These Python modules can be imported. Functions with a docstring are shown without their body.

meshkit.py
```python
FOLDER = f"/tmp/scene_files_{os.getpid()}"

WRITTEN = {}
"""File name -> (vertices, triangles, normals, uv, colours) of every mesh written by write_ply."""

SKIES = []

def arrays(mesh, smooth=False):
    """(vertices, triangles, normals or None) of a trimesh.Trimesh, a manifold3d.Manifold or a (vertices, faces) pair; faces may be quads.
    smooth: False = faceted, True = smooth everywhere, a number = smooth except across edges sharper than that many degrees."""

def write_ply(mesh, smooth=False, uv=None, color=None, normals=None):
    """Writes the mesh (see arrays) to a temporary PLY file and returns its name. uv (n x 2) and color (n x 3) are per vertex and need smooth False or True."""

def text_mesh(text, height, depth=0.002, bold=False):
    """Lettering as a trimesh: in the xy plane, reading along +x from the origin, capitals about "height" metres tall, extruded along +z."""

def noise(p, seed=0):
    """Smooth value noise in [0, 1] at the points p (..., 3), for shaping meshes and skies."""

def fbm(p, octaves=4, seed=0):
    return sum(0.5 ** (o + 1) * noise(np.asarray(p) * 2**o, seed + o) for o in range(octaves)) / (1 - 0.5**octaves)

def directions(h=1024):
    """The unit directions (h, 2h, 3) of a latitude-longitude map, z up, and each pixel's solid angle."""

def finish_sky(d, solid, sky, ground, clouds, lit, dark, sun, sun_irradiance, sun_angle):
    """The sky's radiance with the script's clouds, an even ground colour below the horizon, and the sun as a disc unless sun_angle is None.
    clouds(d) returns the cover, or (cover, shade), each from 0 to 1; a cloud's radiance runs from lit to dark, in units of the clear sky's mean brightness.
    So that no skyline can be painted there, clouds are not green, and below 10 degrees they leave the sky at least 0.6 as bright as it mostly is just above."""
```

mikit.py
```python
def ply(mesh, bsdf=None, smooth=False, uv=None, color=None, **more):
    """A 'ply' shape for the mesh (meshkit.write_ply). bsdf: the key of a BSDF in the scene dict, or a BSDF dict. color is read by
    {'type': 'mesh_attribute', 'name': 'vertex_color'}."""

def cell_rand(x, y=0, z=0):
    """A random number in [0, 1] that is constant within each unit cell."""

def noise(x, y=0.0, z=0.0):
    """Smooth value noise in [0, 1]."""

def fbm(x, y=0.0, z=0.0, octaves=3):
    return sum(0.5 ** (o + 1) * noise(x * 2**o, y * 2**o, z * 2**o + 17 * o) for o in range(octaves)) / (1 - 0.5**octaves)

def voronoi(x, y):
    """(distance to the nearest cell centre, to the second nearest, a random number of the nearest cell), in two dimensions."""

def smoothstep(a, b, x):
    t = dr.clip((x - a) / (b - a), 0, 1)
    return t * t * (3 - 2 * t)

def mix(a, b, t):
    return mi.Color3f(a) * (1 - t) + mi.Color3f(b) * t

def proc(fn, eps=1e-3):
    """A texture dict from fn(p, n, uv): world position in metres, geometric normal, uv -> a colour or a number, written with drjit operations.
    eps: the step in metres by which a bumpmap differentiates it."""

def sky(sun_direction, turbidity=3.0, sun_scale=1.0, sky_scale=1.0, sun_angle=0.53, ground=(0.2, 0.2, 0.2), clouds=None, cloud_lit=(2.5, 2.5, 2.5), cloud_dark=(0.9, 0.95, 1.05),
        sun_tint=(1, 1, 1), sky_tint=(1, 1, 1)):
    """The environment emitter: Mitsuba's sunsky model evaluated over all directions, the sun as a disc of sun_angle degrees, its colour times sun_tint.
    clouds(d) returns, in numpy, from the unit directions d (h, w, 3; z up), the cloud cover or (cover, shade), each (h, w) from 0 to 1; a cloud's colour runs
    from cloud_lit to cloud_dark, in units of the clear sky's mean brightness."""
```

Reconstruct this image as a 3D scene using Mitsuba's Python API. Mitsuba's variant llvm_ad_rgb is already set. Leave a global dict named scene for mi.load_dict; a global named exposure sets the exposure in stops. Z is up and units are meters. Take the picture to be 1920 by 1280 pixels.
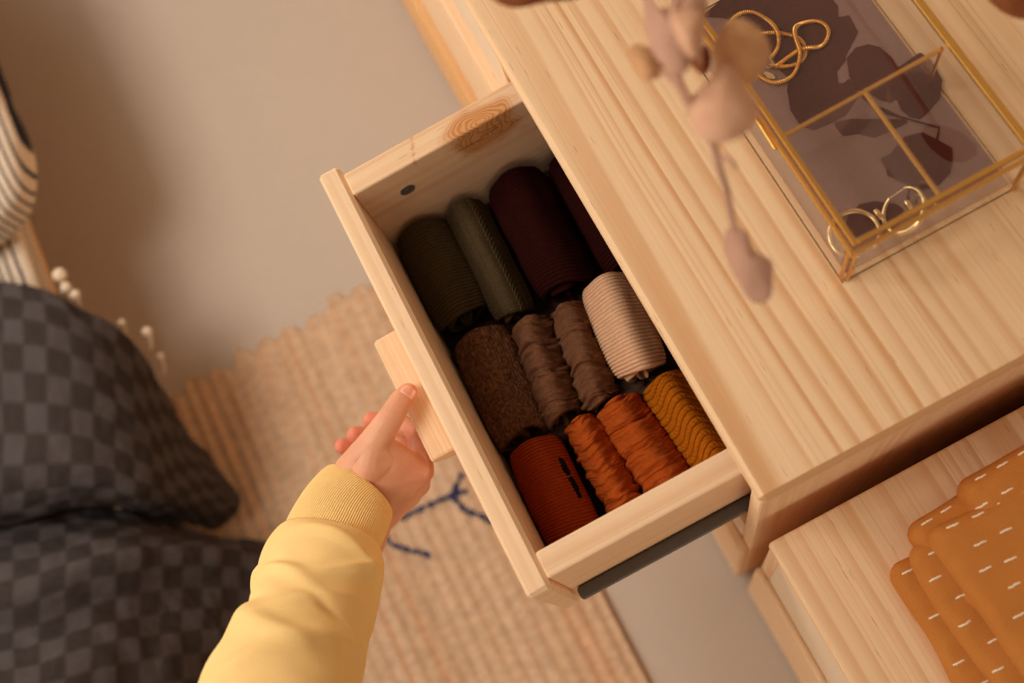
import math
import numpy as np
import trimesh
import manifold3d as m3
import drjit as dr
import mitsuba as mi
import mikit
import meshkit
from mikit import proc, noise, fbm, voronoi, smoothstep, cell_rand
from scipy.spatial import ConvexHull
from scipy.interpolate import RectBivariateSpline, CubicSpline
from shapely.geometry import Polygon

T = mi.ScalarTransform4f
scene, labels = {}, {}
RNG = np.random.default_rng(7)
FLOOR = 0.80            # the dresser top lies 0.80 m above the floor; shapes below are written with z = 0 at the dresser top

# ------------------------------------------------------------------ camera, light, exposure
ROT = np.array([[0.4477900709, 0.8763191806, -0.1776196669], [0.8336511411, -0.4809994839, -0.2714134692], [-0.3232797980, -0.0265365814, -0.9459312780]])
EYE = np.array([0.0924085984, -0.0903032954, 0.92])
FOCAL = 2084.07         # in pixels of a 1920 x 1280 frame
eye = EYE + [0, 0, FLOOR]
scene['camera'] = {'type': 'thinlens', 'fov': math.degrees(2 * math.atan(960 / FOCAL)), 'fov_axis': 'x', 'near_clip': 0.05, 'far_clip': 50.0,
                   'aperture_radius': 0.0080, 'focus_distance': 1.04,
                   'to_world': T().look_at(origin=eye.tolist(), target=(eye + ROT[2]).tolist(), up=(-ROT[1]).tolist())}
exposure = -0.38
DAY = np.array([1.0, 0.915, 0.825])
ROOF_LIGHT, WALL_LIGHT, SIDE_LIGHT = 17.5, 7.0, 1.2
scene['room_air'] = {'type': 'constant', 'radiance': {'type': 'rgb', 'value': [0.02, 0.018, 0.015]}}


def at(px, py, z):
    """The point at height z (above the dresser top) that the photograph shows at pixel px, py."""
    v = ROT.T @ np.array([(px - 960) / FOCAL, (py - 640) / FOCAL, 1.0])
    return EYE + v * ((z - EYE[2]) / v[2])


def metres(p):
    """Metres per pixel at the point p."""
    return float(ROT[2] @ (np.asarray(p) - EYE)) / FOCAL


def lin(r, g, b):
    c = np.array([r, g, b]) / 255.0
    return np.where(c <= 0.04045, c / 12.92, ((c + 0.055) / 1.055) ** 2.4)


def col(c):
    return mi.Color3f(*[float(x) for x in c]) if isinstance(c, (np.ndarray, list, tuple)) else c


def mix(a, b, t):
    return col(a) * (1 - t) + col(b) * t


def rgb(c):
    return {'type': 'rgb', 'value': [float(x) for x in c]}


# ------------------------------------------------------------------ scene helpers
def free(key):
    if key not in scene:
        return key
    n = 1
    while f'{key}_{n:03d}' in scene:
        n += 1
    return f'{key}_{n:03d}'


def lift(mesh):
    if hasattr(mesh, 'to_mesh'):
        m = mesh.to_mesh()
        mesh = (m.vert_properties[:, :3], m.tri_verts)
    if isinstance(mesh, trimesh.Trimesh):
        mesh = (np.array(mesh.vertices), np.array(mesh.faces))
    v, f = mesh[0], np.asarray(mesh[1])
    return (np.asarray(v, float) + [0, 0, FLOOR], f)


def obj(key, mesh, bsdf, smooth=30, uv=None, color=None, fixed=False, **more):
    key = key if fixed else free(key)
    if uv is not None or color is not None:
        smooth = smooth is True
    scene[key] = mikit.ply(lift(mesh), bsdf, smooth=smooth, uv=uv, color=color, **more)
    return key


def tag(key, label=None, cat=None, group=None, kind=None):
    d = {}
    for k, v in (('label', label), ('category', cat), ('group', group), ('kind', kind)):
        if v:
            d[k] = v
    labels[key] = d
    return key


def join(parts):
    vs, fs, n = [], [], 0
    for v, f in parts:
        f = np.asarray(f)
        if f.shape[1] == 4:
            f = np.vstack([f[:, [0, 1, 2]], f[:, [0, 2, 3]]])
        vs.append(np.asarray(v, float))
        fs.append(f + n)
        n += len(v)
    return np.vstack(vs), np.vstack(fs)


def grid_faces(n, m, wrap_m=False, off=0):
    i, j = np.meshgrid(np.arange(n - 1), np.arange(m if wrap_m else m - 1), indexing='ij')
    k = (j + 1) % m
    return np.stack([i * m + j, (i + 1) * m + j, (i + 1) * m + k, i * m + k], -1).reshape(-1, 4) + off


def tube(path, radius, sides=10, caps=True, flat=None):
    """A swept tube (parallel transport); radius a number or one per point; flat squashes it along the second axis."""
    p = np.asarray(path, float)
    r = np.broadcast_to(np.asarray(radius, float), len(p))
    t = np.gradient(p, axis=0)
    t /= np.linalg.norm(t, axis=1, keepdims=True) + 1e-12
    a = np.cross(t[0], [0, 0, 1.0])
    if np.linalg.norm(a) < 1e-3:
        a = np.array([1.0, 0, 0])
    a /= np.linalg.norm(a)
    ang = np.arange(sides) * 2 * np.pi / sides
    rings = []
    for k in range(len(p)):
        a = a - t[k] * (a @ t[k])
        a /= np.linalg.norm(a)
        b = np.cross(t[k], a)
        rings.append(p[k] + r[k] * (np.cos(ang)[:, None] * a + (flat or 1.0) * np.sin(ang)[:, None] * b))
    v = np.vstack(rings)
    f = grid_faces(len(p), sides, True)
    f = np.vstack([f[:, [0, 1, 2]], f[:, [0, 2, 3]]])
    if caps:
        n = len(v)
        v = np.vstack([v, p[:1], p[-1:]])
        i = np.arange(sides)
        j = (i + 1) % sides
        q = (len(p) - 1) * sides
        f = np.vstack([f, np.stack([i * 0 + n, i, j], 1), np.stack([i * 0 + n + 1, q + j, q + i], 1)])
    return v, f[:, ::-1]


def spline(points, n):
    p = np.asarray(points, float)
    d = np.r_[0, np.cumsum(np.linalg.norm(np.diff(p, axis=0), axis=1))]
    return CubicSpline(d, p)(np.linspace(0, d[-1], n))


def rounded(lo, hi, r, seg=2):
    """A box with rounded edges (vertices of the eight corner spheres, their hull)."""
    lo, hi = np.asarray(lo, float), np.asarray(hi, float)
    r = np.minimum(r, (hi - lo) / 2 * 0.999)
    g = np.linspace(0, np.pi / 2, seg + 1)
    th, ph = np.meshgrid(g, g, indexing='ij')
    o = np.stack([np.cos(th) * np.cos(ph), np.cos(th) * np.sin(ph), np.sin(th)], -1).reshape(-1, 3)
    pts = []
    for s in np.ndindex(2, 2, 2):
        sg = np.array(s) * 2 - 1
        c = np.where(sg > 0, hi - r, lo + r)
        pts.append(c + o * sg * r)
    return hull(np.vstack(pts))


def hull(pts):
    pts = np.unique(np.round(pts, 7), axis=0)
    h = ConvexHull(pts, qhull_options='QJ Pp')
    f = h.simplices.copy()
    n = np.cross(pts[f[:, 1]] - pts[f[:, 0]], pts[f[:, 2]] - pts[f[:, 0]])
    bad = (n * h.equations[:, :3]).sum(1) < 0
    f[bad] = f[bad][:, ::-1]
    keep = np.linalg.norm(n, axis=1) > 1e-13
    return pts, f[keep]


_BOARD = [0]


def board(key, mesh, axis, bsdf='pine', shift=None, fixed=False):
    """A piece of timber: uv runs in metres along the grain (axis) and across it; every board gets its own stretch of the log."""
    v, f = mesh if isinstance(mesh, tuple) else (np.array(mesh.vertices), np.array(mesh.faces))
    v, f = np.asarray(v, float), np.asarray(f)
    _BOARD[0] += 1
    off = np.array([_BOARD[0] * 1.371, _BOARD[0] * 0.4113]) if shift is None else np.asarray(shift, float)
    tri = v[f]
    n = np.cross(tri[:, 1] - tri[:, 0], tri[:, 2] - tri[:, 0])
    n /= np.linalg.norm(n, axis=1, keepdims=True) + 1e-20
    k = np.abs(n).argmax(1)
    rest = [i for i in range(3) if i != axis]
    uv = np.zeros((len(f), 3, 2))
    for d in range(3):
        s = k == d
        if d == axis:
            uv[s, :, 0] = tri[s][:, :, rest[0]] * 0.10
            uv[s, :, 1] = tri[s][:, :, rest[1]] * 1.0 + 0.013
        else:
            o = [i for i in rest if i != d][0]
            uv[s, :, 0] = tri[s][:, :, axis]
            uv[s, :, 1] = tri[s][:, :, o] + (0.0 if d == rest[1] else 0.171)
    uv += off
    return obj(key, (tri.reshape(-1, 3), np.arange(len(f) * 3).reshape(-1, 3)), bsdf, smooth=False, uv=uv.reshape(-1, 2), fixed=fixed)


# ------------------------------------------------------------------ materials
def mat(name, color, rough=0.6, spec=0.3, **more):
    scene[name] = {'type': 'twosided', 'bsdf': {'type': 'principled', 'base_color': color if isinstance(color, dict) else rgb(color), 'roughness': rough, 'specular': spec, **more}}


def matte(name, color):
    scene[name] = {'type': 'twosided', 'bsdf': {'type': 'diffuse', 'reflectance': color if isinstance(color, dict) else rgb(color)}}


def wood(pale, mid, dark, freq, contrast):
    def fn(p, n, uv):
        a, b = uv.x, uv.y
        w = b + 0.016 * (fbm(a * 1.7, b * 7.0, 3.0) - 0.5) + 0.0016 * (noise(a * 7.0, b * 60.0, 8.0) - 0.5)
        r = w * freq + 2.2 * (noise(w * 21.0, a * 0.6, 5.0) - 0.5)
        i = dr.floor(r)
        t = r - i
        late = smoothstep(0.28, 0.82, t) * (1 - smoothstep(0.86, 0.98, t))
        late = late * dr.clip(1.5 * noise(i * 3.7, a * 0.9, 2.0) - 0.22, 0, 1)
        r2 = w * freq * 3.1 + 5.0 * noise(w * 9.0, a * 0.5, 11.0)
        t2 = r2 - dr.floor(r2)
        thin = smoothstep(0.55, 0.85, t2) * (1 - smoothstep(0.88, 1.0, t2)) * dr.clip(2.4 * noise(dr.floor(r2) * 5.1, a * 1.1, 7.0) - 1.15, 0, 1)
        sheen = noise(a * 6.0, b * 420.0, 1.0) * 0.55 + noise(a * 14.0, b * 1300.0, 4.0) * 0.45  # fine grain of the wood, its own tone
        c = mix(pale, mid, dr.clip(late * contrast, 0, 1))
        c = mix(c, mid, dr.clip(0.75 * thin * contrast, 0, 1))
        c = mix(c, col(pale) * 1.06, 0.5 * noise(a * 1.6, b * 26.0, 6.0))
        c = c * (0.95 + 0.10 * sheen)
        fa, fb = a * 85.0 + 0.6 * noise(b * 900.0, 2.0), b * 1500.0
        seed = cell_rand(fa, fb, 9.0)
        fx = fa - dr.floor(fa)
        fleck = dr.select(seed > 0.9965, smoothstep(0.0, 0.25, fx) * (1 - smoothstep(0.7, 1.0, fx)), 0.0)
        return mix(c, dark, fleck * 0.42)
    return fn


PALE, MIDW, DARKW = lin(236, 203, 162), lin(206, 152, 100), lin(140, 86, 50)
pine_fn = wood(PALE, MIDW, DARKW, 56.0, 0.92)
mat('pine', proc(pine_fn), 0.55, 0.25)
soft_fn = wood(lin(238, 206, 168), lin(222, 176, 130), DARKW, 60.0, 0.7)
mat('pine_soft', proc(soft_fn), 0.55, 0.25)
red_fn = wood(lin(228, 182, 126), lin(204, 136, 78), lin(110, 62, 34), 46.0, 1.0)
mat('pine_reddish', proc(red_fn), 0.55, 0.25)
white_fn = wood(lin(226, 206, 178), lin(220, 196, 164), lin(190, 160, 120), 60.0, 0.6)
mat('pine_whitened', proc(white_fn), 0.6, 0.2)


KNOT = np.array([-0.4530, -0.042, -0.047])


def knot_fn(p, n, uv):
    base = soft_fn(p, n, uv)
    x, y, z = p.x - KNOT[0], p.y - KNOT[1], p.z - (KNOT[2] + FLOOR)
    wob = 0.022 * (fbm(p.x * 40.0, p.y * 34.0, p.z * 40.0) - 0.5)
    d = dr.sqrt(dr.square(x * 1.5) + dr.square(y * 0.62) + dr.square(z * 0.55)) + wob
    ring = 0.5 + 0.5 * dr.sin(d * 2 * math.pi / 0.0034 + 3 * fbm(p.x * 90.0, p.y * 90.0, 2.0))
    inside = 1 - smoothstep(0.020, 0.034, d)
    core = 1 - smoothstep(0.001, 0.0045, d)
    kc = mix(lin(216, 158, 98), lin(176, 106, 54), ring * 0.75)
    kc = mix(kc, lin(112, 56, 26), core * 0.8)
    c = mix(base, kc, inside * 0.92)
    # resin streaks that leave the knot along the board
    e = dr.abs(y + 0.075 + 0.35 * x) + 0.004 * noise(p.x * 300.0, p.y * 120.0, 1.0)
    c = mix(c, lin(196, 128, 66), 0.55 * (1 - smoothstep(0.001, 0.005, e)) * smoothstep(-0.012, 0.0, z))
    s = noise(p.y * 30.0, p.z * 420.0, 4.0)
    c = mix(c, lin(120, 70, 36), 0.8 * smoothstep(0.72, 0.9, s) * smoothstep(-0.055, -0.01, y) * (1 - smoothstep(0.02, 0.05, y)) * (1 - smoothstep(-0.006, -0.001, z)) * smoothstep(-0.05, -0.02, z))
    return c


mat('pine_knotty', proc(knot_fn), 0.55, 0.25)

matte('wall_paint', lin(196, 184, 168))
matte('ceiling_paint', lin(206, 196, 184))


def floor_fn(p, n, uv):
    k = fbm(p.x * 2.2, p.y * 2.2, 1.0)
    return mix(lin(192, 178, 163), lin(198, 184, 169), k) * (0.985 + 0.03 * noise(p.x * 400.0, p.y * 400.0))


mat('floor_paint', proc(floor_fn), 0.65, 0.2)


def rug_fn(p, n, uv):
    k = noise(p.y * 43.0, p.x * 0.6, 4.0)
    c = mix(lin(216, 185, 154), lin(206, 173, 140), k)
    c = mix(c, lin(216, 164, 124), 0.4 * smoothstep(0.6, 0.85, noise(p.y * 60.0, p.x * 1.3, 7.0)))
    return c * (0.86 + 0.26 * noise(p.x * 160.0, p.y * 90.0, 2.0))


matte('rug_yarn', proc(rug_fn))
matte('navy_thread', lin(44, 54, 92))
mat('dark_metal', lin(92, 88, 84), 0.45, 0.5)
scene['black_gap'] = {'type': 'twosided', 'bsdf': {'type': 'diffuse', 'reflectance': rgb([0.012, 0.009, 0.007])}}
scene['brass'] = {'type': 'twosided', 'bsdf': {'type': 'principled', 'base_color': rgb(lin(228, 178, 98)), 'metallic': 1.0, 'roughness': 0.32}}
scene['aged_brass'] = {'type': 'twosided', 'bsdf': {'type': 'principled', 'base_color': rgb(lin(130, 108, 82)), 'metallic': 0.7, 'roughness': 0.5}}
scene['gold'] = {'type': 'twosided', 'bsdf': {'type': 'principled', 'base_color': rgb(lin(236, 184, 96)), 'metallic': 1.0, 'roughness': 0.20}}
scene['pale_gold'] = {'type': 'twosided', 'bsdf': {'type': 'principled', 'base_color': rgb(lin(238, 208, 158)), 'metallic': 1.0, 'roughness': 0.16}}
scene['pane_glass'] = {'type': 'thindielectric', 'int_ior': 1.45, 'specular_transmittance': rgb([0.97, 0.96, 0.94])}
mat('mirror_tone', proc(lambda p, n, uv: mix(lin(128, 98, 92), lin(134, 104, 98), noise(p.x * 900.0, p.y * 900.0))), 0.4, 0.4)  # stands in for a mirror base, the reflected ceiling put in as colour
mat('reflected_leaf', proc(lambda p, n, uv: mix(lin(72, 26, 20), lin(80, 31, 25), fbm(p.x * 300.0, p.y * 300.0))), 0.6, 0.2)  # dark tone of the branch as mirrored in the base
mat('reflection_rim', lin(120, 92, 84), 0.5, 0.3)


def knit(a, b, fine=1500.0, heather=0.5):
    def fn(p, n, uv):
        k = noise(p.x * 420.0, p.y * 420.0, p.z * 420.0) * heather + noise(p.x * fine, p.y * fine, p.z * fine) * (1 - heather)
        return mix(a, b, k)
    return proc(fn)


matte('knit_olive', knit(lin(70, 57, 38), lin(86, 72, 50)))
matte('knit_burgundy', knit(lin(40, 15, 14), lin(50, 20, 17)))
matte('knit_brown', knit(lin(98, 64, 45), lin(122, 84, 60)))
matte('knit_boucle', knit(lin(66, 42, 30), lin(138, 96, 68), 2200.0, 0.85))
matte('knit_beige', knit(lin(214, 172, 136), lin(226, 188, 154)))
matte('knit_rust', knit(lin(152, 58, 22), lin(170, 70, 30)))
matte('knit_orange', knit(lin(160, 70, 24), lin(178, 86, 34)))
matte('knit_mustard', knit(lin(162, 86, 14), lin(178, 102, 22)))
matte('knit_dark', knit(lin(54, 38, 30), lin(74, 56, 44)))
matte('black_print', lin(30, 22, 18))
matte('white_thread', lin(250, 238, 214))


def skin_fn(p, n, uv):
    k = fbm(p.x * 60.0, p.y * 60.0, p.z * 60.0)
    f = fbm(p.x * 420.0, p.y * 420.0, p.z * 420.0)
    return (0.90 + 0.14 * k) * (0.93 + 0.14 * f)


def skin_color(p, n, uv):
    k = fbm(p.x * 45.0, p.y * 45.0, p.z * 45.0)
    f = noise(p.x * 700.0, p.y * 700.0, p.z * 700.0)
    return mix(lin(226, 168, 132), lin(216, 148, 112), k) * (0.95 + 0.10 * f)


def sweater_fn(p, n, uv):
    return mix(lin(250, 216, 150), lin(246, 208, 138), noise(p.x * 1100.0, p.y * 1100.0, p.z * 1100.0))


matte('sweater_jersey', proc(sweater_fn))


def check_fn(p, n, uv):
    u, v = uv.x, uv.y
    iu, iv = dr.floor(u), dr.floor(v)
    par = iu + iv
    odd = par - 2 * dr.floor(par * 0.5)
    fu, fv = u - iu, v - iv
    edge = dr.minimum(dr.minimum(fu, 1 - fu), dr.minimum(fv, 1 - fv))
    soft = smoothstep(0.0, 0.10, edge)
    weave_a = 0.75 + 0.5 * noise(u * 22.0, v * 90.0)
    weave_b = 0.85 + 0.3 * noise(u * 90.0, v * 90.0)
    dark = col(lin(60, 54, 52)) * weave_a
    light = col(lin(80, 74, 74)) * weave_b
    mid = col(lin(69, 63, 62))
    return dr.select(odd > 0.5, mix(mid, light, soft), mix(mid, dark, soft))


matte('checked_weave', proc(check_fn))


def ticking_fn(p, n, uv):
    s = uv.y
    f = s - dr.floor(s)
    line = smoothstep(0.30, 0.36, f) * (1 - smoothstep(0.58, 0.64, f))
    return mix(lin(226, 208, 186), lin(58, 58, 66), line)


matte('ticking', proc(ticking_fn))
matte('cream_wool', lin(232, 212, 188))


def mustard_fn(p, n, uv):
    c = mix(lin(194, 124, 60), lin(204, 134, 68), fbm(p.x * 40.0, p.y * 40.0, p.z * 40.0))
    rib = 0.5 + 0.5 * dr.sin(uv.x * 2 * math.pi / 0.0021)
    return c * (0.90 + 0.12 * rib) * (0.96 + 0.08 * noise(p.x * 1200.0, p.y * 1200.0, p.z * 1200.0))


matte('mustard_cotton', proc(mustard_fn))


def dried_fn(a, b):
    return proc(lambda p, n, uv: mix(a, b, fbm(p.x * 90.0, p.y * 90.0, p.z * 90.0)))


for nm, a, b in (('dried_pale', lin(222, 178, 146), lin(206, 160, 132)), ('dried_pink', lin(202, 164, 142), lin(186, 142, 120)), ('dried_tan', lin(216, 172, 130), lin(200, 148, 104)), ('dried_brown', lin(140, 84, 54), lin(112, 62, 38))):
    scene[nm] = {'type': 'twosided', 'bsdf': {'type': 'diffuse', 'reflectance': dried_fn(a, b)}}

# ------------------------------------------------------------------ the room
X0, X1, Y0, Y1, ZF, ZC = -2.60, 1.70, -2.50, 0.53, -FLOOR, 1.75


def plain_box(lo, hi):
    m = trimesh.creation.box(bounds=[lo, hi])
    return np.array(m.vertices), np.array(m.faces)


def with_hole(lo, hi, holes):
    a = m3.Manifold.cube([h - l for l, h in zip(lo, hi)]).translate(list(lo))
    for l, h in holes:
        a -= m3.Manifold.cube([y - x for x, y in zip(l, h)]).translate(list(l))
    return a


W = 0.12
tag(obj('floor', plain_box((X0 - W, Y0 - W, ZF - 0.1), (X1 + W, Y1 + W, ZF)), 'floor_paint', False), 'smooth matt greige floor under the rug', kind='structure')
roofs = [((-1.40, -1.90, ZC - 0.05), (-0.76, -0.90, ZC + 0.3)), ((-0.66, -1.90, ZC - 0.05), (-0.02, -0.90, ZC + 0.3))]
tag(obj('ceiling', with_hole((X0 - W, Y0 - W, ZC), (X1 + W, Y1 + W, ZC + W), roofs), 'ceiling_paint', False), 'white ceiling', kind='structure')
tag(obj('wall_back', plain_box((X0 - W, Y1, ZF), (X1 + W, Y1 + W, ZC)), 'wall_paint', False), 'pale wall behind the dresser', kind='structure')
added_win_r = ((X1 - 0.1, -1.60, 0.15), (X1 + W + 0.1, 0.20, 1.35))
tag(obj('wall_right', with_hole((X1, Y0, ZF), (X1 + W, Y1, ZC), [added_win_r]), 'wall_paint', False), 'pale wall with an added window', kind='structure')
tag(obj('wall_front', plain_box((X0 - W, Y0 - W, ZF), (X1 + W, Y0, ZC)), 'wall_paint', False), 'pale wall', kind='structure')
win = ((X0 - W - 0.1, -1.95, 0.05), (X0 + 0.1, -0.55, 1.35))
tag(obj('wall_left', with_hole((X0 - W, Y0, ZF), (X0, Y1, ZC), [win]), 'wall_paint', False), 'pale wall with an added window', kind='structure')
mat('frame_white', lin(240, 234, 226), 0.4, 0.4)


def pane_quad(c, e1, e2):
    c, e1, e2 = (np.asarray(x, float) for x in (c, e1, e2))
    return np.array([c - e1 - e2, c + e1 - e2, c + e1 + e2, c - e1 + e2]), np.array([[0, 1, 2], [0, 2, 3]])


def daylight(k):
    return {'type': 'area', 'radiance': rgb(DAY * k)}


for i, (lo, hi) in enumerate(roofs):
    k = f'window_{i + 1}'
    c = [(lo[0] + hi[0]) / 2, (lo[1] + hi[1]) / 2, ZC + 0.08]
    fr = with_hole((lo[0], lo[1], ZC + 0.04), (hi[0], hi[1], ZC + 0.10), [((lo[0] + 0.05, lo[1] + 0.05, ZC), (hi[0] - 0.05, hi[1] - 0.05, ZC + 0.2))])
    tag(obj(k + '__frame', fr, 'frame_white', False))
    obj(k + '__pane', pane_quad(c, [0, (hi[1] - lo[1]) / 2 - 0.05, 0], [(hi[0] - lo[0]) / 2 - 0.05, 0, 0]), None, False, emitter=daylight(ROOF_LIGHT))
    labels[k] = {'kind': 'structure', 'label': 'roof window letting in daylight'}
fr = with_hole((X0 - 0.10, -1.95, 0.05), (X0 - 0.04, -0.55, 1.35), [((X0 - 0.2, -1.90, 0.10), (X0 + 0.1, -1.275, 1.30)), ((X0 - 0.2, -1.225, 0.10), (X0 + 0.1, -0.60, 1.30))])
obj('window_3__frame', fr, 'frame_white', False)
obj('window_3__pane', pane_quad([X0 - 0.07, -1.25, 0.70], [0, 0.65, 0], [0, 0, 0.60]), None, False, emitter=daylight(WALL_LIGHT))
fr = with_hole((X1 + 0.04, -1.60, 0.15), (X1 + 0.10, 0.20, 1.35), [((X1, -1.55, 0.20), (X1 + 0.2, -0.725, 1.30)), ((X1, -0.675, 0.20), (X1 + 0.2, 0.15, 1.30))])
obj('window_4__frame', fr, 'frame_white', False)
obj('window_4__pane', pane_quad([X1 + 0.07, -0.70, 0.75], [0, 0, 0.55], [0, 0.85, 0]), None, False, emitter=daylight(SIDE_LIGHT))  # unseen window added as fill for faces turned to the right
labels['window_4'] = {'kind': 'structure', 'label': 'added window that fills in light from the right'}
labels['window_3'] = {'kind': 'structure', 'label': 'added window that fills in light from the right'}

# ------------------------------------------------------------------ rug
ry1, ry0, rx0, rx1 = -0.197, -1.75, -0.715, 1.2
pitch = 0.0232
ny, nx = int((ry1 - ry0) / pitch) * 9 + 1, 130
yy = np.linspace(ry1, ry0, ny)
ss = np.linspace(0, 1, nx)
ribn = np.floor((ry1 - yy) / pitch)
edge = rx0 + 0.007 * np.sin(2 * np.pi * (ry1 - yy) / pitch * 0.5) + 0.02 * (meshkit.noise(np.stack([ribn * 0.73, ribn * 0, ribn * 0], -1), 4) - 0.5) - 0.04 * (yy - ry1)
S, Y = np.meshgrid(ss, yy, indexing='ij')
X = edge[None] + (rx1 - edge[None]) * S ** 1.5
ph = 2 * np.pi * (ry1 - Y) / pitch
depth = 0.55 + 0.9 * meshkit.noise(np.stack([np.floor((ry1 - Y) / pitch + 0.5) * 0.61, X * 1.4, X * 0], -1), 9)
Z = ZF + 0.009 + 0.0027 * depth * np.cos(ph) + 0.0015 * meshkit.fbm(np.stack([X * 30, Y * 60, X * 0], -1), 3, 2)
Z = Z + 0.0025 * meshkit.fbm(np.stack([X * 4, Y * 4, X * 0], -1), 2, 5)
wob = 0.0035 * (meshkit.noise(np.stack([X * 5, np.floor((ry1 - Y) / pitch) * 0.37, X * 0], -1), 3) - 0.5)
top = np.stack([X, Y + wob, Z], -1)
bot = top.copy()
bot[..., 2] = ZF + 0.0005
v = np.vstack([top.reshape(-1, 3), bot.reshape(-1, 3)])
f = [grid_faces(nx, ny)]
N = nx * ny
edge_idx = np.r_[np.arange(ny), np.arange(1, nx) * ny + ny - 1, ((nx - 1) * ny + np.arange(ny))[::-1][1:], (np.arange(nx) * ny)[::-1][1:]]
a, b = edge_idx[:-1], edge_idx[1:]
f.append(np.stack([a, b, b + N, a + N], 1))
tag(obj('rug', (v, np.vstack(f)), 'rug_yarn', True), 'beige ribbed woven rug with a navy stitched twig, on the greige floor', 'rug')
P = lambda *q: [at(x, y, ZF + 0.011) for x, y in q]
off5 = lambda *q: [(320 + x / 1.684, 520 + y / 1.684) for x, y in q]
twigs = [off5((622, 800), (662, 792), (700, 772), (745, 752), (800, 726), (850, 704), (888, 684), (905, 655), (918, 618)),
         off5((884, 688), (912, 680), (942, 672)), off5((884, 694), (918, 722), (955, 745), (1000, 762), (1050, 790)),
         off5((652, 796), (690, 826), (712, 848), (750, 860), (790, 868), (822, 886))]
beads = []
for tw in twigs:
    path = spline(P(*tw), 160)
    d = np.r_[0, np.cumsum(np.linalg.norm(np.diff(path, axis=0), axis=1))]
    r = 0.0026 + 0.0024 * np.abs(np.sin(d / 0.017 * np.pi))
    path[:, 1] += 0.0018 * np.sin(d / 0.021 * np.pi)
    beads.append(tube(path, r, 8))
tag(obj('rug__embroidery', join(beads), 'navy_thread', True), 'navy stitched twig motif')

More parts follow.
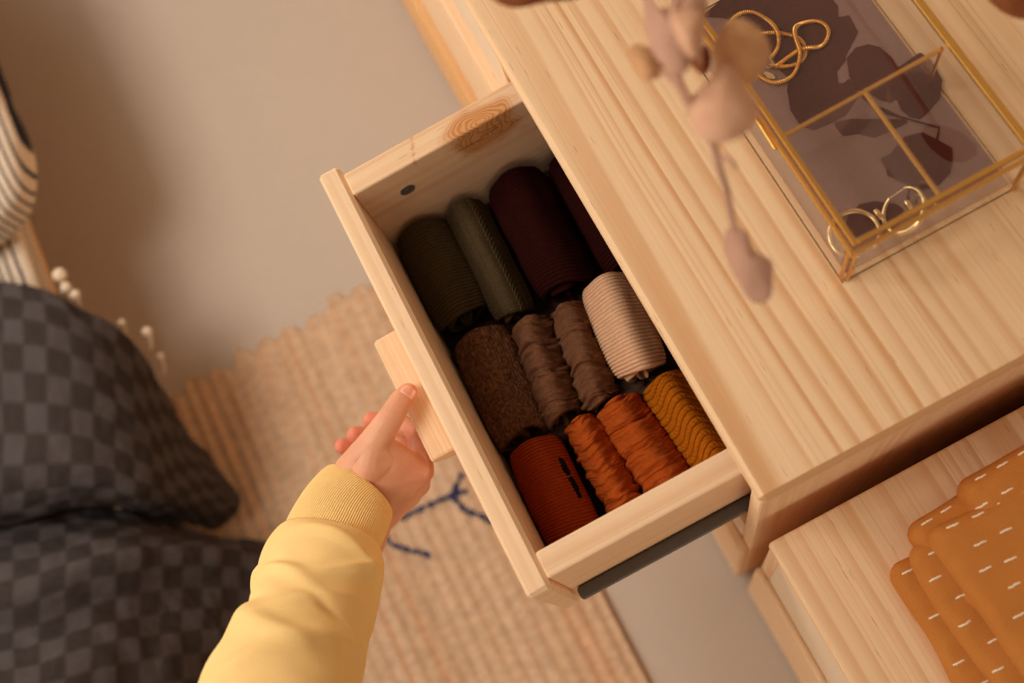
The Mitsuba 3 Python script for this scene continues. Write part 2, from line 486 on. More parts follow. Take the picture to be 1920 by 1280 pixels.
# ------------------------------------------------------------------ dresser (a chest of pine; its right column holds the open drawer)
GX = -0.489            # the upright between the two columns
D = 0.50
tag('dresser', 'light pine dresser with its top drawer pulled open, under the glass box', 'dresser')
top = rounded((-1.42, 0.0, -0.022), (0.001, D, 0.0), 0.0046, 1)
board('dresser__top', top, 0, 'pine', (4.31, 2.62))
board('dresser__side_panel', rounded((-0.017, 0.0016, ZF), (-0.0005, D - 0.004, -0.0225), 0.0015, 1), 2, 'pine_soft')
board('dresser__side_panel', rounded((-1.415, 0.0016, ZF), (-1.398, D - 0.004, -0.0225), 0.0015, 1), 2, 'pine_soft')
board('dresser__partition', rounded((GX - 0.017, 0.0016, ZF + 0.05), (GX, D - 0.02, -0.0225), 0.0015, 1), 2, 'pine_soft')
board('dresser__back_panel', plain_box((-1.398, D - 0.016, ZF + 0.04), (-0.0171, D - 0.006, -0.0225)), 0, 'pine_soft')
board('dresser__dust_panel', plain_box((GX + 0.0002, 0.012, -0.300), (-0.0172, D - 0.02, -0.288)), 0, 'pine_soft')
# closed fronts, left column: a whitened top front, then two pine fronts that step forward
board('dresser__drawer_front', rounded((-1.395, 0.0022, -0.150), (GX - 0.0175, 0.018, -0.0235), 0.002), 0, 'pine_whitened')
for z0, z1, y0, m in ((-0.470, -0.152, -0.010, 'pine_soft'), (-0.782, -0.474, -0.022, 'pine_reddish')):
    k = board('dresser__drawer_front', rounded((-1.397, y0, z0), (GX - 0.018, 0.018, z1), 0.004), 0, m)
# right column below the open drawer
board('dresser__drawer_front', rounded((GX + 0.002, 0.0016, -0.460), (-0.0175, 0.018, -0.302), 0.002), 0, 'pine_whitened')
board('dresser__drawer_front', rounded((GX - 0.006, -0.010, -0.786), (-0.0015, 0.0012, -0.4215), 0.003), 0, 'pine_soft')
board('dresser__plinth', plain_box((-1.395, 0.03, ZF), (-0.0175, 0.045, -0.778)), 0, 'pine_soft')
obj('dresser__slide_rail', rounded((-0.0315, -0.1815, -0.212), (-0.0185, 0.30, -0.196), 0.003), 'dark_metal')
obj('dresser__slide_rail', rounded((-0.4875, -0.1815, -0.212), (-0.477, 0.30, -0.196), 0.003), 'dark_metal')
for k in ('dresser__slide_rail', 'dresser__slide_rail_001'):
    tag(k, 'dark grey metal drawer slide')
tag('dresser__drawer_front', 'whitened closed drawer front')

# the open drawer
ZT, YF, YI = -0.045, -0.2097, -0.1868
DB = -0.205


def chamfered_front():
    x0, x1, z0, z1, c = -0.4875, -0.0252, -0.272, ZT + 0.0015, 0.0032
    y0, y1 = YF, YI
    pts = []
    for sx, xx in ((1, x0), (-1, x1)):
        for sz, zz in ((1, z0), (-1, z1)):
            for sy, ye, cc in ((1, y0, c), (-1, y1, c * 1.25)):
                pts += [(xx, ye + sy * cc, zz + sz * cc), (xx + sx * cc, ye, zz + sz * cc), (xx + sx * cc, ye + sy * cc, zz)]
    return hull(np.array(pts))


board('dresser__drawer', join([plain_box((-0.452, YI, DB - 0.008), (-0.055, 0.225, DB)), plain_box((-0.4495, 0.225, DB), (-0.0575, 0.243, -0.062))]), 0, 'pine_soft')
board('dresser__drawer__front', chamfered_front(), 0, 'pine_soft', (2.2, 7.713))
for x0, x1, m in ((-0.4757, -0.4495, 'pine_knotty'), (-0.0580, -0.0325, 'pine_soft')):
    board('dresser__drawer__side', rounded((x0, YI + 0.0001, -0.2135), (x1, 0.243, ZT), 0.0022), 1, m)
tag('dresser__drawer__side', 'drawer side with a big brown knot')
matte('shade_tone', lin(58, 42, 34))  # dark colour standing in for the shade between the socks
obj('dresser__drawer__shade_sheet', plain_box((-0.4490, YI + 0.0005, DB + 0.0002), (-0.0585, 0.224, DB + 0.0008)), 'shade_tone', False)
tag('dresser__drawer__shade_sheet', 'dark sheet added as shade on the drawer bottom')
# handle: a bar with flat top and rounded underside
hx0, hx1, hy0, hy1, hz1, hz0 = -0.3335, -0.1945, -0.2440, YF, -0.118, -0.142
prof = [(hy1, hz1), (hy0 + 0.004, hz1), (hy0, hz1 - 0.004)] + [(hy0 + 0.034 * (1 - math.cos(t)), hz1 - 0.006 - 0.018 * math.sin(t)) for t in np.linspace(0, math.pi / 2, 8)] + [(hy1, hz0)]
pts = []
for x, s in ((hx0, 1), (hx1, -1)):
    c = np.array(prof)
    m = c.mean(0)
    pts += [(x + s * 0.002, a, b) for a, b in c] + [(x, m[0] + (a - m[0]) * 0.94, m[1] + (b - m[1]) * 0.90) for a, b in c]
board('dresser__drawer__handle', hull(np.array(pts)), 0, 'pine', (9.7, 3.31))
# cam-lock hole in the left side: a recessed grey cup
ang = np.linspace(0, 2 * np.pi, 25)[:-1]
ring = lambda x, r: np.stack([ang * 0 + x, -0.1392 + r * np.cos(ang), -0.0893 + r * np.sin(ang)], 1)
v = np.vstack([ring(-0.4494, 0.0082), ring(-0.4487, 0.0080), ring(-0.4487, 0.0066), ring(-0.4492, 0.0062), ring(-0.4492, 0.0030), ring(-0.4489, 0.0026), ring(-0.4489, 0.0001)])
obj('dresser__drawer__fitting', (v, grid_faces(7, 24, True)), 'dark_metal', 30)
tag('dresser__drawer__fitting', 'round grey cam fitting')

# ------------------------------------------------------------------ low bench to the right
tag('bench', 'low pine bench with a wide board top, beside the dresser, under the folded mustard blanket', 'bench')
BZ, BX = -0.148, 0.0215
board('bench__top', rounded((BX, 0.0005, BZ - 0.020), (1.35, 0.48, BZ), 0.0030, 3), 0, 'pine', (1.17, 9.41))
board('bench__side_panel', rounded((BX + 0.001, 0.0030, ZF), (BX + 0.018, 0.475, BZ - 0.0205), 0.0015, 1), 2, 'pine_soft')
board('bench__side_panel', rounded((1.33, 0.0030, ZF), (1.347, 0.475, BZ - 0.0205), 0.0015, 1), 2, 'pine_soft')
board('bench__front_panel', plain_box((BX + 0.0185, 0.0032, -0.47), (1.3295, 0.018, BZ - 0.0215)), 0, 'pine_whitened')
board('bench__front_rail', rounded((BX + 0.0005, -0.0055, -0.792), (1.346, 0.0028, -0.4212), 0.003), 0, 'pine_soft')
board('bench__back_panel', plain_box((BX + 0.018, 0.46, ZF), (1.33, 0.47, BZ - 0.0215)), 0, 'pine_soft')
tag('bench__front_panel', 'whitened front panel')


# ------------------------------------------------------------------ rolled socks
def pat_rib(pitch, amp, wave=0.0006):
    def fn(s, w, th, seed):
        q = s + wave * np.sin(th * 2.3 + seed) + 0.0007 * (meshkit.fbm(np.stack([w * 25, s * 25, s * 0 + seed], -1), 2) - 0.5)
        g = np.abs(((q / pitch) % 1.0) - 0.5)
        return -amp * 1.7 * np.exp(-(g / 0.15) ** 2) + 0.0002 * meshkit.noise(np.stack([w * 1400, s * 900, s * 0], -1))
    return fn


def pat_fine(s, w, th, seed):
    a = 0.0006 * np.sin(2 * np.pi * s / 0.0030)
    cab = np.abs(np.sin(th * 3.2 + 1.2)) < 0.45
    b = 0.0014 * np.abs(np.sin(2 * np.pi * s / 0.011 + 3 * np.sin(th * 6))) * cab
    return a * (~cab) + b


def pat_boucle(s, w, th, seed):
    q = meshkit.fbm(np.stack([w * 210, s * 210, s * 0 + seed], -1), 3, 5)
    g = np.sin(2 * np.pi * (s + 0.5 * w) / 0.0044) * np.sin(2 * np.pi * (s - 0.5 * w) / 0.0044)
    return 0.0034 * (q - 0.5) + 0.0008 * g


def pat_lace(ruf=1.0, period=0.030):
    def fn(s, w, th, seed):
        q = s + 0.0035 * np.sin(th * 2.1 + seed) + 0.004 * (meshkit.fbm(np.stack([w * 30, s * 18, s * 0 + seed], -1), 2) - 0.5)
        ph = (q / period) % 1.0
        mesh_band = np.clip(1 - np.abs(ph - 0.5) / 0.2, 0, 1) ** 0.5
        holes = np.sin(2 * np.pi * (q + w) / 0.0040) * np.sin(2 * np.pi * (q - w) / 0.0040)
        ruffle = meshkit.fbm(np.stack([w * 42, q * 210, s * 0 + seed], -1), 3, 2) - 0.5
        crest = -np.abs(np.sin(np.pi * (q + 0.002 * np.sin(w * 260)) / period * 2)) ** 6
        return -0.0013 * mesh_band * np.clip(holes, 0, 1) + (1 - 0.7 * mesh_band) * (0.0105 * ruf * ruffle - 0.0012 * crest * 0.5) - 0.0018 * np.exp(-((ph - 0.02) / 0.05) ** 2) * ruf
    return fn


def pat_cable(s, w, th, seed):
    q = s + 0.0045 * np.sin(w * 95 + seed) + 0.003 * (meshkit.fbm(np.stack([w * 22, s * 14, s * 0 + seed], -1), 2) - 0.5)
    ph = (q / 0.0145) % 1.0
    groove = np.exp(-((ph - 0.12) / 0.05) ** 2) + np.exp(-((ph - 0.62) / 0.05) ** 2)
    chain = np.exp(-((ph - 0.37) / 0.16) ** 2) * np.abs(np.sin(2 * np.pi * w / 0.0105 + 2 * np.pi * ph))
    return -0.0017 * groove + 0.0010 * chain + 0.0003 * np.sin(2 * np.pi * s / 0.0019)


def sock(key, c0, c1, width, height, pattern, bsdf, seed, turns=2.6, sheet=0.0042, top=True, taper=0.10, ns=270, nt=170, tele=0.0):
    """A sock rolled into a bundle: a spiral sheet around the axis c0 -> c1 with a knitted surface; c1 is the end that shows the spiral."""
    c0, c1 = np.asarray(c0, float), np.asarray(c1, float)
    L = np.linalg.norm(c1 - c0)
    ex = (c1 - c0) / L
    ey = np.cross([0, 0, 1.0], ex)
    ey /= np.linalg.norm(ey)
    ez = np.cross(ex, ey)
    t_end = 2 * np.pi * turns
    t0 = t_end - 2 * np.pi
    # th runs so that the last turn starts and ends underneath
    th = np.r_[np.linspace(0, t0, int(34 * (turns - 1)), endpoint=False), t0 + 2 * np.pi * np.r_[np.linspace(0, 0.17, 12, endpoint=False), np.linspace(0.17, 0.83, nt, endpoint=False), np.linspace(0.83, 1.0, 14)]]
    s = np.linspace(0, 1, ns)
    s = 0.5 - 0.5 * np.cos(np.pi * s) * (0.25 + 0.75 * np.abs(np.cos(np.pi * s)) ** 0.0)
    TH, S = np.meshgrid(th, s * L, indexing='ij')
    rmax = 1.0
    rad = np.where(TH > t0, 1.0 - 0.02 * (t_end - TH) / (2 * np.pi), np.maximum(0.16, 1.0 - (1.0 - 0.16) * ((t0 - TH) / t0) ** 0.9 - 2.1 * sheet / width))
    ang = TH - t_end - np.pi / 2           # ends underneath
    W_ = np.where(TH > t0, TH - t0, 0) * (width + height) / 4
    d_end = np.minimum(S, L - S)
    shrink = 1 - taper * np.exp(-d_end / 0.006) - 0.05 * np.exp(-d_end / 0.018)
    outer = TH > t0
    disp = np.where(outer, pattern(S, W_, TH - t0, seed), 0.0)
    lump = 0.10 * (meshkit.fbm(np.stack([np.cos(ang) * 1.3 + 5, np.sin(ang) * 1.3 + 5, S * 22 + seed * 3.1], -1), 2, seed) - 0.5)
    A, B = width / 2, height / 2
    sq = 1 + 0.06 * np.cos(4 * ang)            # a little squarish, as packed
    def place(extra, Sx):
        r = rad * shrink * (1 + lump) * sq
        px = (A * r + extra) * np.cos(ang)
        pz = (B * r + extra) * np.sin(ang)
        so = Sx + (0.004 * np.sin(ang * 1.3 + seed) + 0.003 * (meshkit.noise(np.stack([TH * 0.9, TH * 0 + seed, TH * 0], -1)) - 0.5) + tele * (t_end - TH) / (2 * np.pi)) * (Sx / L)
        return c0 + so[..., None] * ex + px[..., None] * ey + pz[..., None] * ez
    out = place(disp, S)
    sh = np.where(outer, sheet, sheet * 0.8)
    inn = place(-sh * 1.0, S)
    # rounded lips: blend the last samples of the inner surface towards the outer one
    n1, n2 = out.shape[:2]
    lipped = inn.copy()
    mid0, mid1 = (out[:, :1] + inn[:, :1]) / 2 - ex * 0.0012, (out[:, -1:] + inn[:, -1:]) / 2 + ex * 0.0012
    cols = np.linspace(0, n2 - 1, 14).astype(int)
    vi = lipped[:, cols]
    loop = [mid0[:, 0], *[out[:, k] for k in range(n2)], mid1[:, 0], *[vi[:, k] for k in range(len(cols))[::-1]]]
    V = np.stack(loop, 1)                     # (th, around)
    F = grid_faces(V.shape[0], V.shape[1], True)
    v = V.reshape(-1, 3)
    # close the two free flaps
    m = V.shape[1]
    cap = []
    for row in (0, V.shape[0] - 1):
        idx = row * m + np.arange(m)
        k0, k1 = 1, n2
        o = idx[1:1 + n2]
        cap.append((row, o))
    obj(key, (v, F), bsdf, True)
    return V[:, 1:1 + n2], th, t0


SOCKS = []


def roll(key, p0, p1, width, height, pattern, bsdf, label, group=None, lift_=0.0, **kw):
    zc = DB + height / 2 + lift_ + 0.001
    k = free(key)
    c0, c1 = np.r_[p0, zc], np.r_[p1, zc]
    g = sock(k, c0, c1, width, height, pattern, bsdf, len(SOCKS) + 1, **kw)
    SOCKS.append(k)
    tag(k, label, 'sock', 'rolled socks in the open drawer')
    return k, g


rib = pat_rib
roll('rolled_sock', (-0.442, -0.1515), (-0.328, -0.1540), 0.062, 0.062, rib(0.0039, 0.0011), 'knit_olive', 'olive ribbed sock roll in the corner of the drawer by its front and knotty side', turns=2.4, sheet=0.0045)
roll('rolled_sock', (-0.441, -0.0985), (-0.304, -0.1045), 0.043, 0.058, pat_fine, 'knit_olive', 'narrow olive patterned sock roll between the olive ribbed roll and the burgundy roll', turns=2.8, sheet=0.0042)
roll('rolled_sock', (-0.440, -0.0370), (-0.300, -0.0420), 0.066, 0.066, rib(0.0042, 0.0010), 'knit_burgundy', 'thick dark burgundy ribbed sock roll in the shade at the back corner', turns=2.4, sheet=0.0046)
roll('rolled_sock', (-0.438, 0.0310), (-0.290, 0.0270), 0.060, 0.052, rib(0.0042, 0.0010), 'knit_burgundy', 'dark burgundy sock roll half hidden under the dresser top edge', turns=2.3, sheet=0.0046)
roll('rolled_sock', (-0.302, -0.1490), (-0.184, -0.1565), 0.059, 0.066, pat_boucle, 'knit_boucle', 'brown boucle sock roll in the middle row against the drawer front', turns=2.2, sheet=0.006)
roll('rolled_sock', (-0.288, -0.0950), (-0.180, -0.1120), 0.043, 0.064, pat_lace(1.0, 0.032), 'knit_brown', 'brown ruffled sock roll in the middle row next to the boucle roll', turns=2.2, sheet=0.005)
roll('rolled_sock', (-0.281, -0.0535), (-0.176, -0.0700), 0.041, 0.064, pat_lace(1.1, 0.034), 'knit_brown', 'brown ruffled sock roll in the middle row next to the beige roll', turns=2.2, sheet=0.005)
roll('rolled_sock', (-0.281, -0.0080), (-0.181, -0.0200), 0.057, 0.072, rib(0.0037, 0.0011), 'knit_beige', 'beige ribbed sock roll beside the dresser top edge, palest of the rolls', lift_=0.010, turns=3.0, sheet=0.0040)
kr, gr = roll('rolled_sock', (-0.172, -0.1520), (-0.060, -0.1575), 0.057, 0.068, rib(0.0033, 0.0009), 'knit_rust', 'rust red ribbed sock roll with a black emblem in the drawer corner', turns=2.4, sheet=0.0045)
roll('rolled_sock', (-0.170, -0.0980), (-0.060, -0.0990), 0.038, 0.066, pat_lace(0.9, 0.030), 'knit_orange', 'narrow orange ruffled sock roll next to the rust red roll', turns=2.2, sheet=0.005)
roll('rolled_sock', (-0.168, -0.0600), (-0.060, -0.0490), 0.051, 0.068, pat_lace(0.8, 0.028), 'knit_orange', 'wide orange openwork sock roll next to the mustard roll', turns=2.2, sheet=0.005)
roll('rolled_sock', (-0.166, -0.0080), (-0.060, -0.0010), 0.050, 0.068, pat_cable, 'knit_mustard', 'mustard cable knit sock roll beside the dresser top edge', turns=2.3, sheet=0.005)
# loose socks stuffed between the rows
def crumple(key, c, size, bsdf, seed, label):
    m = trimesh.creation.icosphere(4)
    v = np.array(m.vertices)
    n = meshkit.fbm(v * 1.7 + seed, 3, seed) - 0.5
    r = 1 + 0.9 * n + 0.25 * np.abs(np.sin(7 * meshkit.fbm(v * 1.2 + 3 * seed, 2, seed + 1)))
    v = v * r[:, None] * size + c
    v[:, 2] = np.maximum(v[:, 2], DB + 0.0008)
    k = obj(key, (v, np.array(m.faces)), bsdf, True)
    tag(k, label, 'sock')


crumple('loose_sock', (-0.300, -0.152, DB + 0.016), (0.016, 0.030, 0.016), 'knit_dark', 3, 'dark crumpled sock tucked between the olive roll and the boucle roll')
crumple('loose_sock', (-0.166, -0.040, DB + 0.020), (0.018, 0.034, 0.018), 'knit_dark', 5, 'grey brown crumpled sock under the end of the beige roll')
crumple('loose_sock', (-0.176, -0.120, DB + 0.016), (0.013, 0.032, 0.016), 'knit_dark', 8, 'dark crumpled sock between the boucle roll and the rust red roll')

# the emblem on the rust red roll: a monogram of raised black stitching laid on the sock's own surface
Vg, thg, t0g = gr
def on_sock(a, b):
    """a: angle fraction of the outer turn, b: fraction along the axis."""
    i = np.searchsorted(thg, t0g + 2 * np.pi * a)
    j = int(b * (Vg.shape[1] - 1))
    i = min(i, len(thg) - 2)
    p = Vg[i, j]
    c = Vg[thg > t0g][:, j].mean(0)
    n = p - c
    return p + n / np.linalg.norm(n) * 0.0006


def strokes(curves, r):
    return join([tube(np.array([on_sock(a, b) for a, b in spline2(c)]), r, 6) for c in curves])


def spline2(c):
    return spline(np.array(c), 24)


EA = 0.355  # placed towards the drawer's inside, near the neighbour roll
em = [[(EA + 0.013, 0.365), (EA + 0.012, 0.40), (EA + 0.009, 0.455), (EA - 0.004, 0.462), (EA - 0.010, 0.44), (EA - 0.008, 0.39), (EA - 0.004, 0.365), (EA + 0.006, 0.355), (EA + 0.013, 0.365)],
      [(EA + 0.003, 0.37), (EA + 0.002, 0.41), (EA - 0.001, 0.45)],
      [(EA + 0.011, 0.485), (EA + 0.004, 0.54), (EA - 0.003, 0.60)], [(EA + 0.002, 0.485), (EA - 0.006, 0.54), (EA - 0.013, 0.60)], [(EA - 0.007, 0.48), (EA - 0.013, 0.52), (EA - 0.018, 0.56)]]
obj(kr + '__emblem', strokes([[(a_, b_ - 0.03) for a_, b_ in c] for c in em], 0.0013), 'black_print', True)
tag(kr + '__emblem', 'black woven emblem')

# ------------------------------------------------------------------ brass and glass jewellery box
bx0, bx1, by0, by1, bh = -0.412, -0.1295, 0.1555, 0.3135, 0.0750
tag('jewelry_box', 'glass jewellery box with brass edges and three compartments, on the dresser top', 'box')
brass_bar = lambda lo, hi: rounded(lo, hi, 0.0006, 1)
w = 0.0046
bars = []
o_ = 0.0045                       # the body's own rim stands a little outside the lid
for y0_, y1_ in ((by0 - o_, by0 - 0.0011), (by1 + 0.0011, by1 + o_)):
    bars.append(((bx0 - o_, y0_, bh - 0.0098), (bx1 + o_, y1_, bh - 0.0050)))
for x0_, x1_ in ((bx0 - o_, bx0 - 0.0011), (bx1 + 0.0011, bx1 + o_)):
    bars.append(((x0_, by0 - 0.0010, bh - 0.0098), (x1_, by1 + 0.0010, bh - 0.0050)))
for y in (by0 - 0.0040, by1 + 0.002):
    bars.append(((bx0 - 0.004, y, 0.0), (bx1 + 0.004, y + 0.0012, 0.0012)))
for x in (bx0 - 0.0040, bx1 + 0.002):
    bars.append(((x, by0 - 0.0018, 0.0), (x + 0.0012, by1 + 0.0018, 0.0012)))
for x, sx in ((bx0, 1), (bx1, -1)):
    for y, sy in ((by0, 1), (by1, -1)):
        q = sorted((x - sx * 0.0015, x + sx * 0.0030)), sorted((y - sy * 0.0042, y - sy * 0.0022))
        bars.append(((q[0][0], q[1][0], 0.0018), (q[0][1], q[1][1], bh - 0.0100)))
        q = sorted((x - sx * 0.0042, x - sx * 0.0022)), sorted((y - sy * 0.0012, y + sy * 0.0030))
        bars.append(((q[0][0], q[1][0], 0.0018), (q[0][1], q[1][1], bh - 0.0100)))
for lo, hi in bars:
    obj('jewelry_box__frame_bar', brass_bar(lo, hi), 'brass' if hi[2] > 0.01 else 'aged_brass')
# lid
lb = [((bx0, by0, bh - 0.0042), (bx1, by0 + w, bh)), ((bx0, by1 - w, bh - 0.0042), (bx1, by1, bh)), ((bx0, by0 + w, bh - 0.0042), (bx0 + w, by1 - w, bh)), ((bx1 - w, by0 + w, bh - 0.0042), (bx1, by1 - w, bh))]
obj('jewelry_box__lid', join([brass_bar(lo, hi) for lo, hi in lb]), 'brass')
obj('jewelry_box__lid__pane', pane_quad([(bx0 + bx1) / 2, (by0 + by1) / 2, bh - 0.002], [(bx1 - bx0) / 2 - w, 0, 0], [0, (by1 - by0) / 2 - w, 0]), 'pane_glass', False)
for y in (by0 - 0.0030, by1 + 0.0030):
    obj('jewelry_box__pane', pane_quad([(bx0 + bx1) / 2, y, bh / 2 - 0.003], [(bx1 - bx0) / 2 - w, 0, 0], [0, 0, bh / 2 - 0.006]), 'pane_glass', False)
for x in (bx0 - 0.0030, bx1 + 0.0030):
    obj('jewelry_box__pane', pane_quad([x, (by0 + by1) / 2, bh / 2 - 0.003], [0, (by1 - by0) / 2 - w, 0], [0, 0, bh / 2 - 0.006]), 'pane_glass', False)
obj('jewelry_box__base', plain_box((bx0 + 0.003, by0 + 0.003, 0.0006), (bx1 - 0.003, by1 - 0.001, 0.0024)), 'mirror_tone', False)
tag('jewelry_box__base', 'mirror base with its reflection put in as mauve grey colour')
dvx, dvy, dh = -0.2425, 0.2362, 0.0660
obj('jewelry_box__divider', join([brass_bar((dvx - 0.0018, by0 + w, dh - 0.003), (dvx + 0.0018, by1 - w, dh)), brass_bar((dvx - 0.001, by1 - w - 0.003, 0.003), (dvx + 0.001, by1 - w, dh))]), 'brass')
obj('jewelry_box__divider__pane', pane_quad([dvx, (by0 + by1) / 2, dh / 2], [0, (by1 - by0) / 2 - w, 0], [0, 0, dh / 2 - 0.003]), 'pane_glass', False)
obj('jewelry_box__divider', brass_bar((dvx, dvy - 0.0018, dh - 0.003), (bx1 - w, dvy + 0.0018, dh)), 'brass')
obj('jewelry_box__divider_001__pane', pane_quad([(dvx + bx1) / 2, dvy, dh / 2], [(bx1 - dvx) / 2 - w, 0, 0], [0, 0, dh / 2 - 0.003]), 'pane_glass', False)
# hook latch on the long side nearest the drawer
lx = -0.2560
latch = [tube([(lx - 0.020, by0 - 0.0066, bh - 0.004), (lx + 0.022, by0 - 0.0068, bh - 0.006)], 0.0017, 10),
         tube(spline([(lx - 0.060, by0 - 0.0062, bh - 0.003), (lx - 0.045, by0 - 0.0066, bh - 0.004), (lx - 0.030, by0 - 0.0072, bh - 0.006), (lx - 0.026, by0 - 0.010, bh - 0.012), (lx - 0.030, by0 - 0.012, bh - 0.018)], 24), 0.0012, 8)]
s = trimesh.creation.icosphere(2, 0.0025)
latch.append((np.array(s.vertices) + [lx - 0.023, by0 - 0.0066, bh - 0.004], np.array(s.faces)))
obj('jewelry_box__latch', join(latch), 'brass', True)

# reflections of the dried branch in the base, built as flat dark pieces
def slab(poly, z, h, key, bsdf):
    p = Polygon(poly).buffer(-0.0012).buffer(0.0027).buffer(-0.0015)
    m = trimesh.creation.extrude_polygon(p, h, engine='earcut')
    m.apply_translation([0, 0, z])
    return obj(key, (np.array(m.vertices), np.array(m.faces)), bsdf, False)


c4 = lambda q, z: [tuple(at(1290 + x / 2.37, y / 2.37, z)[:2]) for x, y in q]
REFLECTION_OUTLINES = [
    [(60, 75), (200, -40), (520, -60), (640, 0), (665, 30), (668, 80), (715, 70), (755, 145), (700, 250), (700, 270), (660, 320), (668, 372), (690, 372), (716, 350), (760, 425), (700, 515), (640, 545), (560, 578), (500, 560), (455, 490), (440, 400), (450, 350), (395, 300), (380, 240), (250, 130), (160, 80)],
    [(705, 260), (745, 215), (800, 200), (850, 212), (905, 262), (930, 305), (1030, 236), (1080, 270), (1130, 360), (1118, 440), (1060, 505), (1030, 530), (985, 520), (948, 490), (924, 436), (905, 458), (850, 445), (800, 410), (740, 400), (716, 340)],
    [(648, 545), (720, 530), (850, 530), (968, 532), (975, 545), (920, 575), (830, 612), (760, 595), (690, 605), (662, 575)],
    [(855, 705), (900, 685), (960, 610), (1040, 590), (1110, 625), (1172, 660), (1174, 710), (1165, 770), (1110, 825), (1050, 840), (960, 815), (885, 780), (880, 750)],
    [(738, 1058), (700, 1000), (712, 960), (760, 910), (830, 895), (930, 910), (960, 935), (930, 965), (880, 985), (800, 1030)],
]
tag('leaf_reflection', 'dried branch reflections built as flat burgundy shapes on the base of the glass box', 'leaves')
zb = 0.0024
for i, q in enumerate(REFLECTION_OUTLINES):
    slab(c4(q, zb), zb + 0.0001 + 0.0003 * (i % 2), 0.0009, 'leaf_reflection__leaf', 'reflected_leaf')
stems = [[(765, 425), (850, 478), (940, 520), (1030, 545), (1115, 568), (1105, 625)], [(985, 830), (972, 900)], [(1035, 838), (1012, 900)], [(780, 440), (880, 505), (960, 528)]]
obj('leaf_reflection__stem', join([tube([np.r_[at(1290 + x / 2.37, y / 2.37, zb)[:2], zb + 0.0008] for x, y in q], 0.0008, 6) for q in stems]), 'reflected_leaf', True)

# snake chain necklace in the back compartment
def chain(path, r, n):
    p = spline(path, n)
    d = np.r_[0, np.cumsum(np.linalg.norm(np.diff(p, axis=0), axis=1))]
    return tube(p, r * (1 + 0.15 * np.sin(2 * np.pi * d / 0.00175)), 12)


c7 = lambda q: [np.r_[at(1290 + x / 2.37, y / 2.37, 0.006)[:2], z] for x, y, z in q]
zr = zb + 0.0022 + 0.001
n1 = c7([(365, 258, zr), (385, 238, zr), (402, 200, zr), (400, 165, zr + 0.004), (380, 125, zr + 0.004), (340, 80, zr), (285, 54, zr), (230, 62, zr), (190, 98, zr), (178, 150, zr), (196, 200, zr)])
n2 = c7([(196, 200, zr), (225, 190, zr), (300, 158, zr), (340, 148, zr), (400, 146, zr), (450, 155, zr), (492, 170, zr), (518, 205, zr), (520, 245, zr), (498, 275, zr), (455, 292, zr), (415, 295, zr), (370, 285, zr)])
n3 = c7([(385, 300, zr + 0.001), (430, 270, zr + 0.002), (490, 238, zr + 0.005), (540, 222, zr + 0.004), (588, 206, zr), (620, 168, zr), (618, 122, zr), (580, 96, zr), (530, 98, zr), (488, 118, zr + 0.002), (472, 150, zr + 0.006), (480, 200, zr + 0.007), (495, 250, zr + 0.007), (490, 290, zr + 0.003), (465, 335, zr), (425, 360, zr), (380, 366, zr), (340, 352, zr), (312, 330, zr)])
obj('necklace__chain', join([chain(n1, 0.0021, 700), chain(n2, 0.0021, 700), chain(n3, 0.0021, 1100)]), 'gold', True)
cl = []
for (x, y), r in zip(((372, 262), (378, 278), (368, 292), (356, 300)), (0.0022, 0.002, 0.0016, 0.0014)):
    s = trimesh.creation.torus(r * 1.1, 0.0005, 16, 8)
    s.apply_transform(trimesh.transformations.rotation_matrix(0.9 + x, [1, 0.4, 0]))
    cl.append((np.array(s.vertices) + np.r_[at(1290 + x / 2.37, y / 2.37, 0.006)[:2], zr], np.array(s.faces)))
obj('necklace__clasp', join(cl), 'pale_gold', True)
slab(c4([(330, 318), (352, 316), (378, 328), (390, 345), (380, 350), (352, 344)], 0.006), zr - 0.001, 0.0007, 'necklace__tag', 'pale_gold')
tag('necklace', 'gold snake chain necklace coiled in the back of the glass box', 'necklace')


def hoop(key, centre, radius, tilt_axis, tilt, thick, start, end, label):
    a = np.linspace(start, end, 90)
    u = (a - start) / (end - start)
    r = thick * (0.45 + 0.55 * np.sin(np.pi * u) ** 0.8)
    p = np.stack([np.cos(a) * radius, np.sin(a) * radius, a * 0], 1)
    R_ = trimesh.transformations.rotation_matrix(tilt, tilt_axis)[:3, :3]
    q = p @ R_.T
    q = q - [0, 0, q[:, 2].min()] + np.r_[centre, zb + thick + 0.0006]
    obj(key + '__hoop', tube(q, r, 14), 'pale_gold', True)
    e0, e1 = q[0], q[-1]
    obj(key + '__post', tube([e0, e0 + (e1 - e0) * 0.5, e1 + (e1 - e0) * 0.15], 0.0004, 8), 'pale_gold', True)
    s = trimesh.creation.icosphere(2, 0.0013)
    obj(key + '__catch', (np.array(s.vertices) + e1, np.array(s.faces)), 'pale_gold', True)
    tag(key, label, 'earring', 'hoop earrings in the glass box')


h1 = at(1601, 441, 0.006)[:2]
hoop('hoop_earring', h1, 0.0200, [1, 0.2, 0], 0.16, 0.0023, 0.35, 5.9, 'gold hoop earring lying nearest the corner of the glass box')
h2 = at(1692, 400, 0.012)[:2]
hoop('hoop_earring_001', h2, 0.0195, [1, -0.6, 0], 0.75, 0.0024, 3.3, 8.8, 'gold hoop earring leaning further from the corner of the glass box, its post open')
highlight_band = []  # short bright tubes shaped as the highlights on the earrings
for (x, y), (dx, dy) in (((1647, 402), (-7, -9)), ((1703, 384), (-6, -8))):
    a = at(x + dx, y + dy, 0.012)
    b = at(x - dx, y - dy, 0.010)
    highlight_band.append(tube(np.linspace(a, b, 9), [0.0016, 0.0024, 0.0027, 0.0028, 0.0028, 0.0028, 0.0027, 0.0024, 0.0016], 16))
obj('hoop_earring_001__highlight_band', join(highlight_band), 'pale_gold', True)

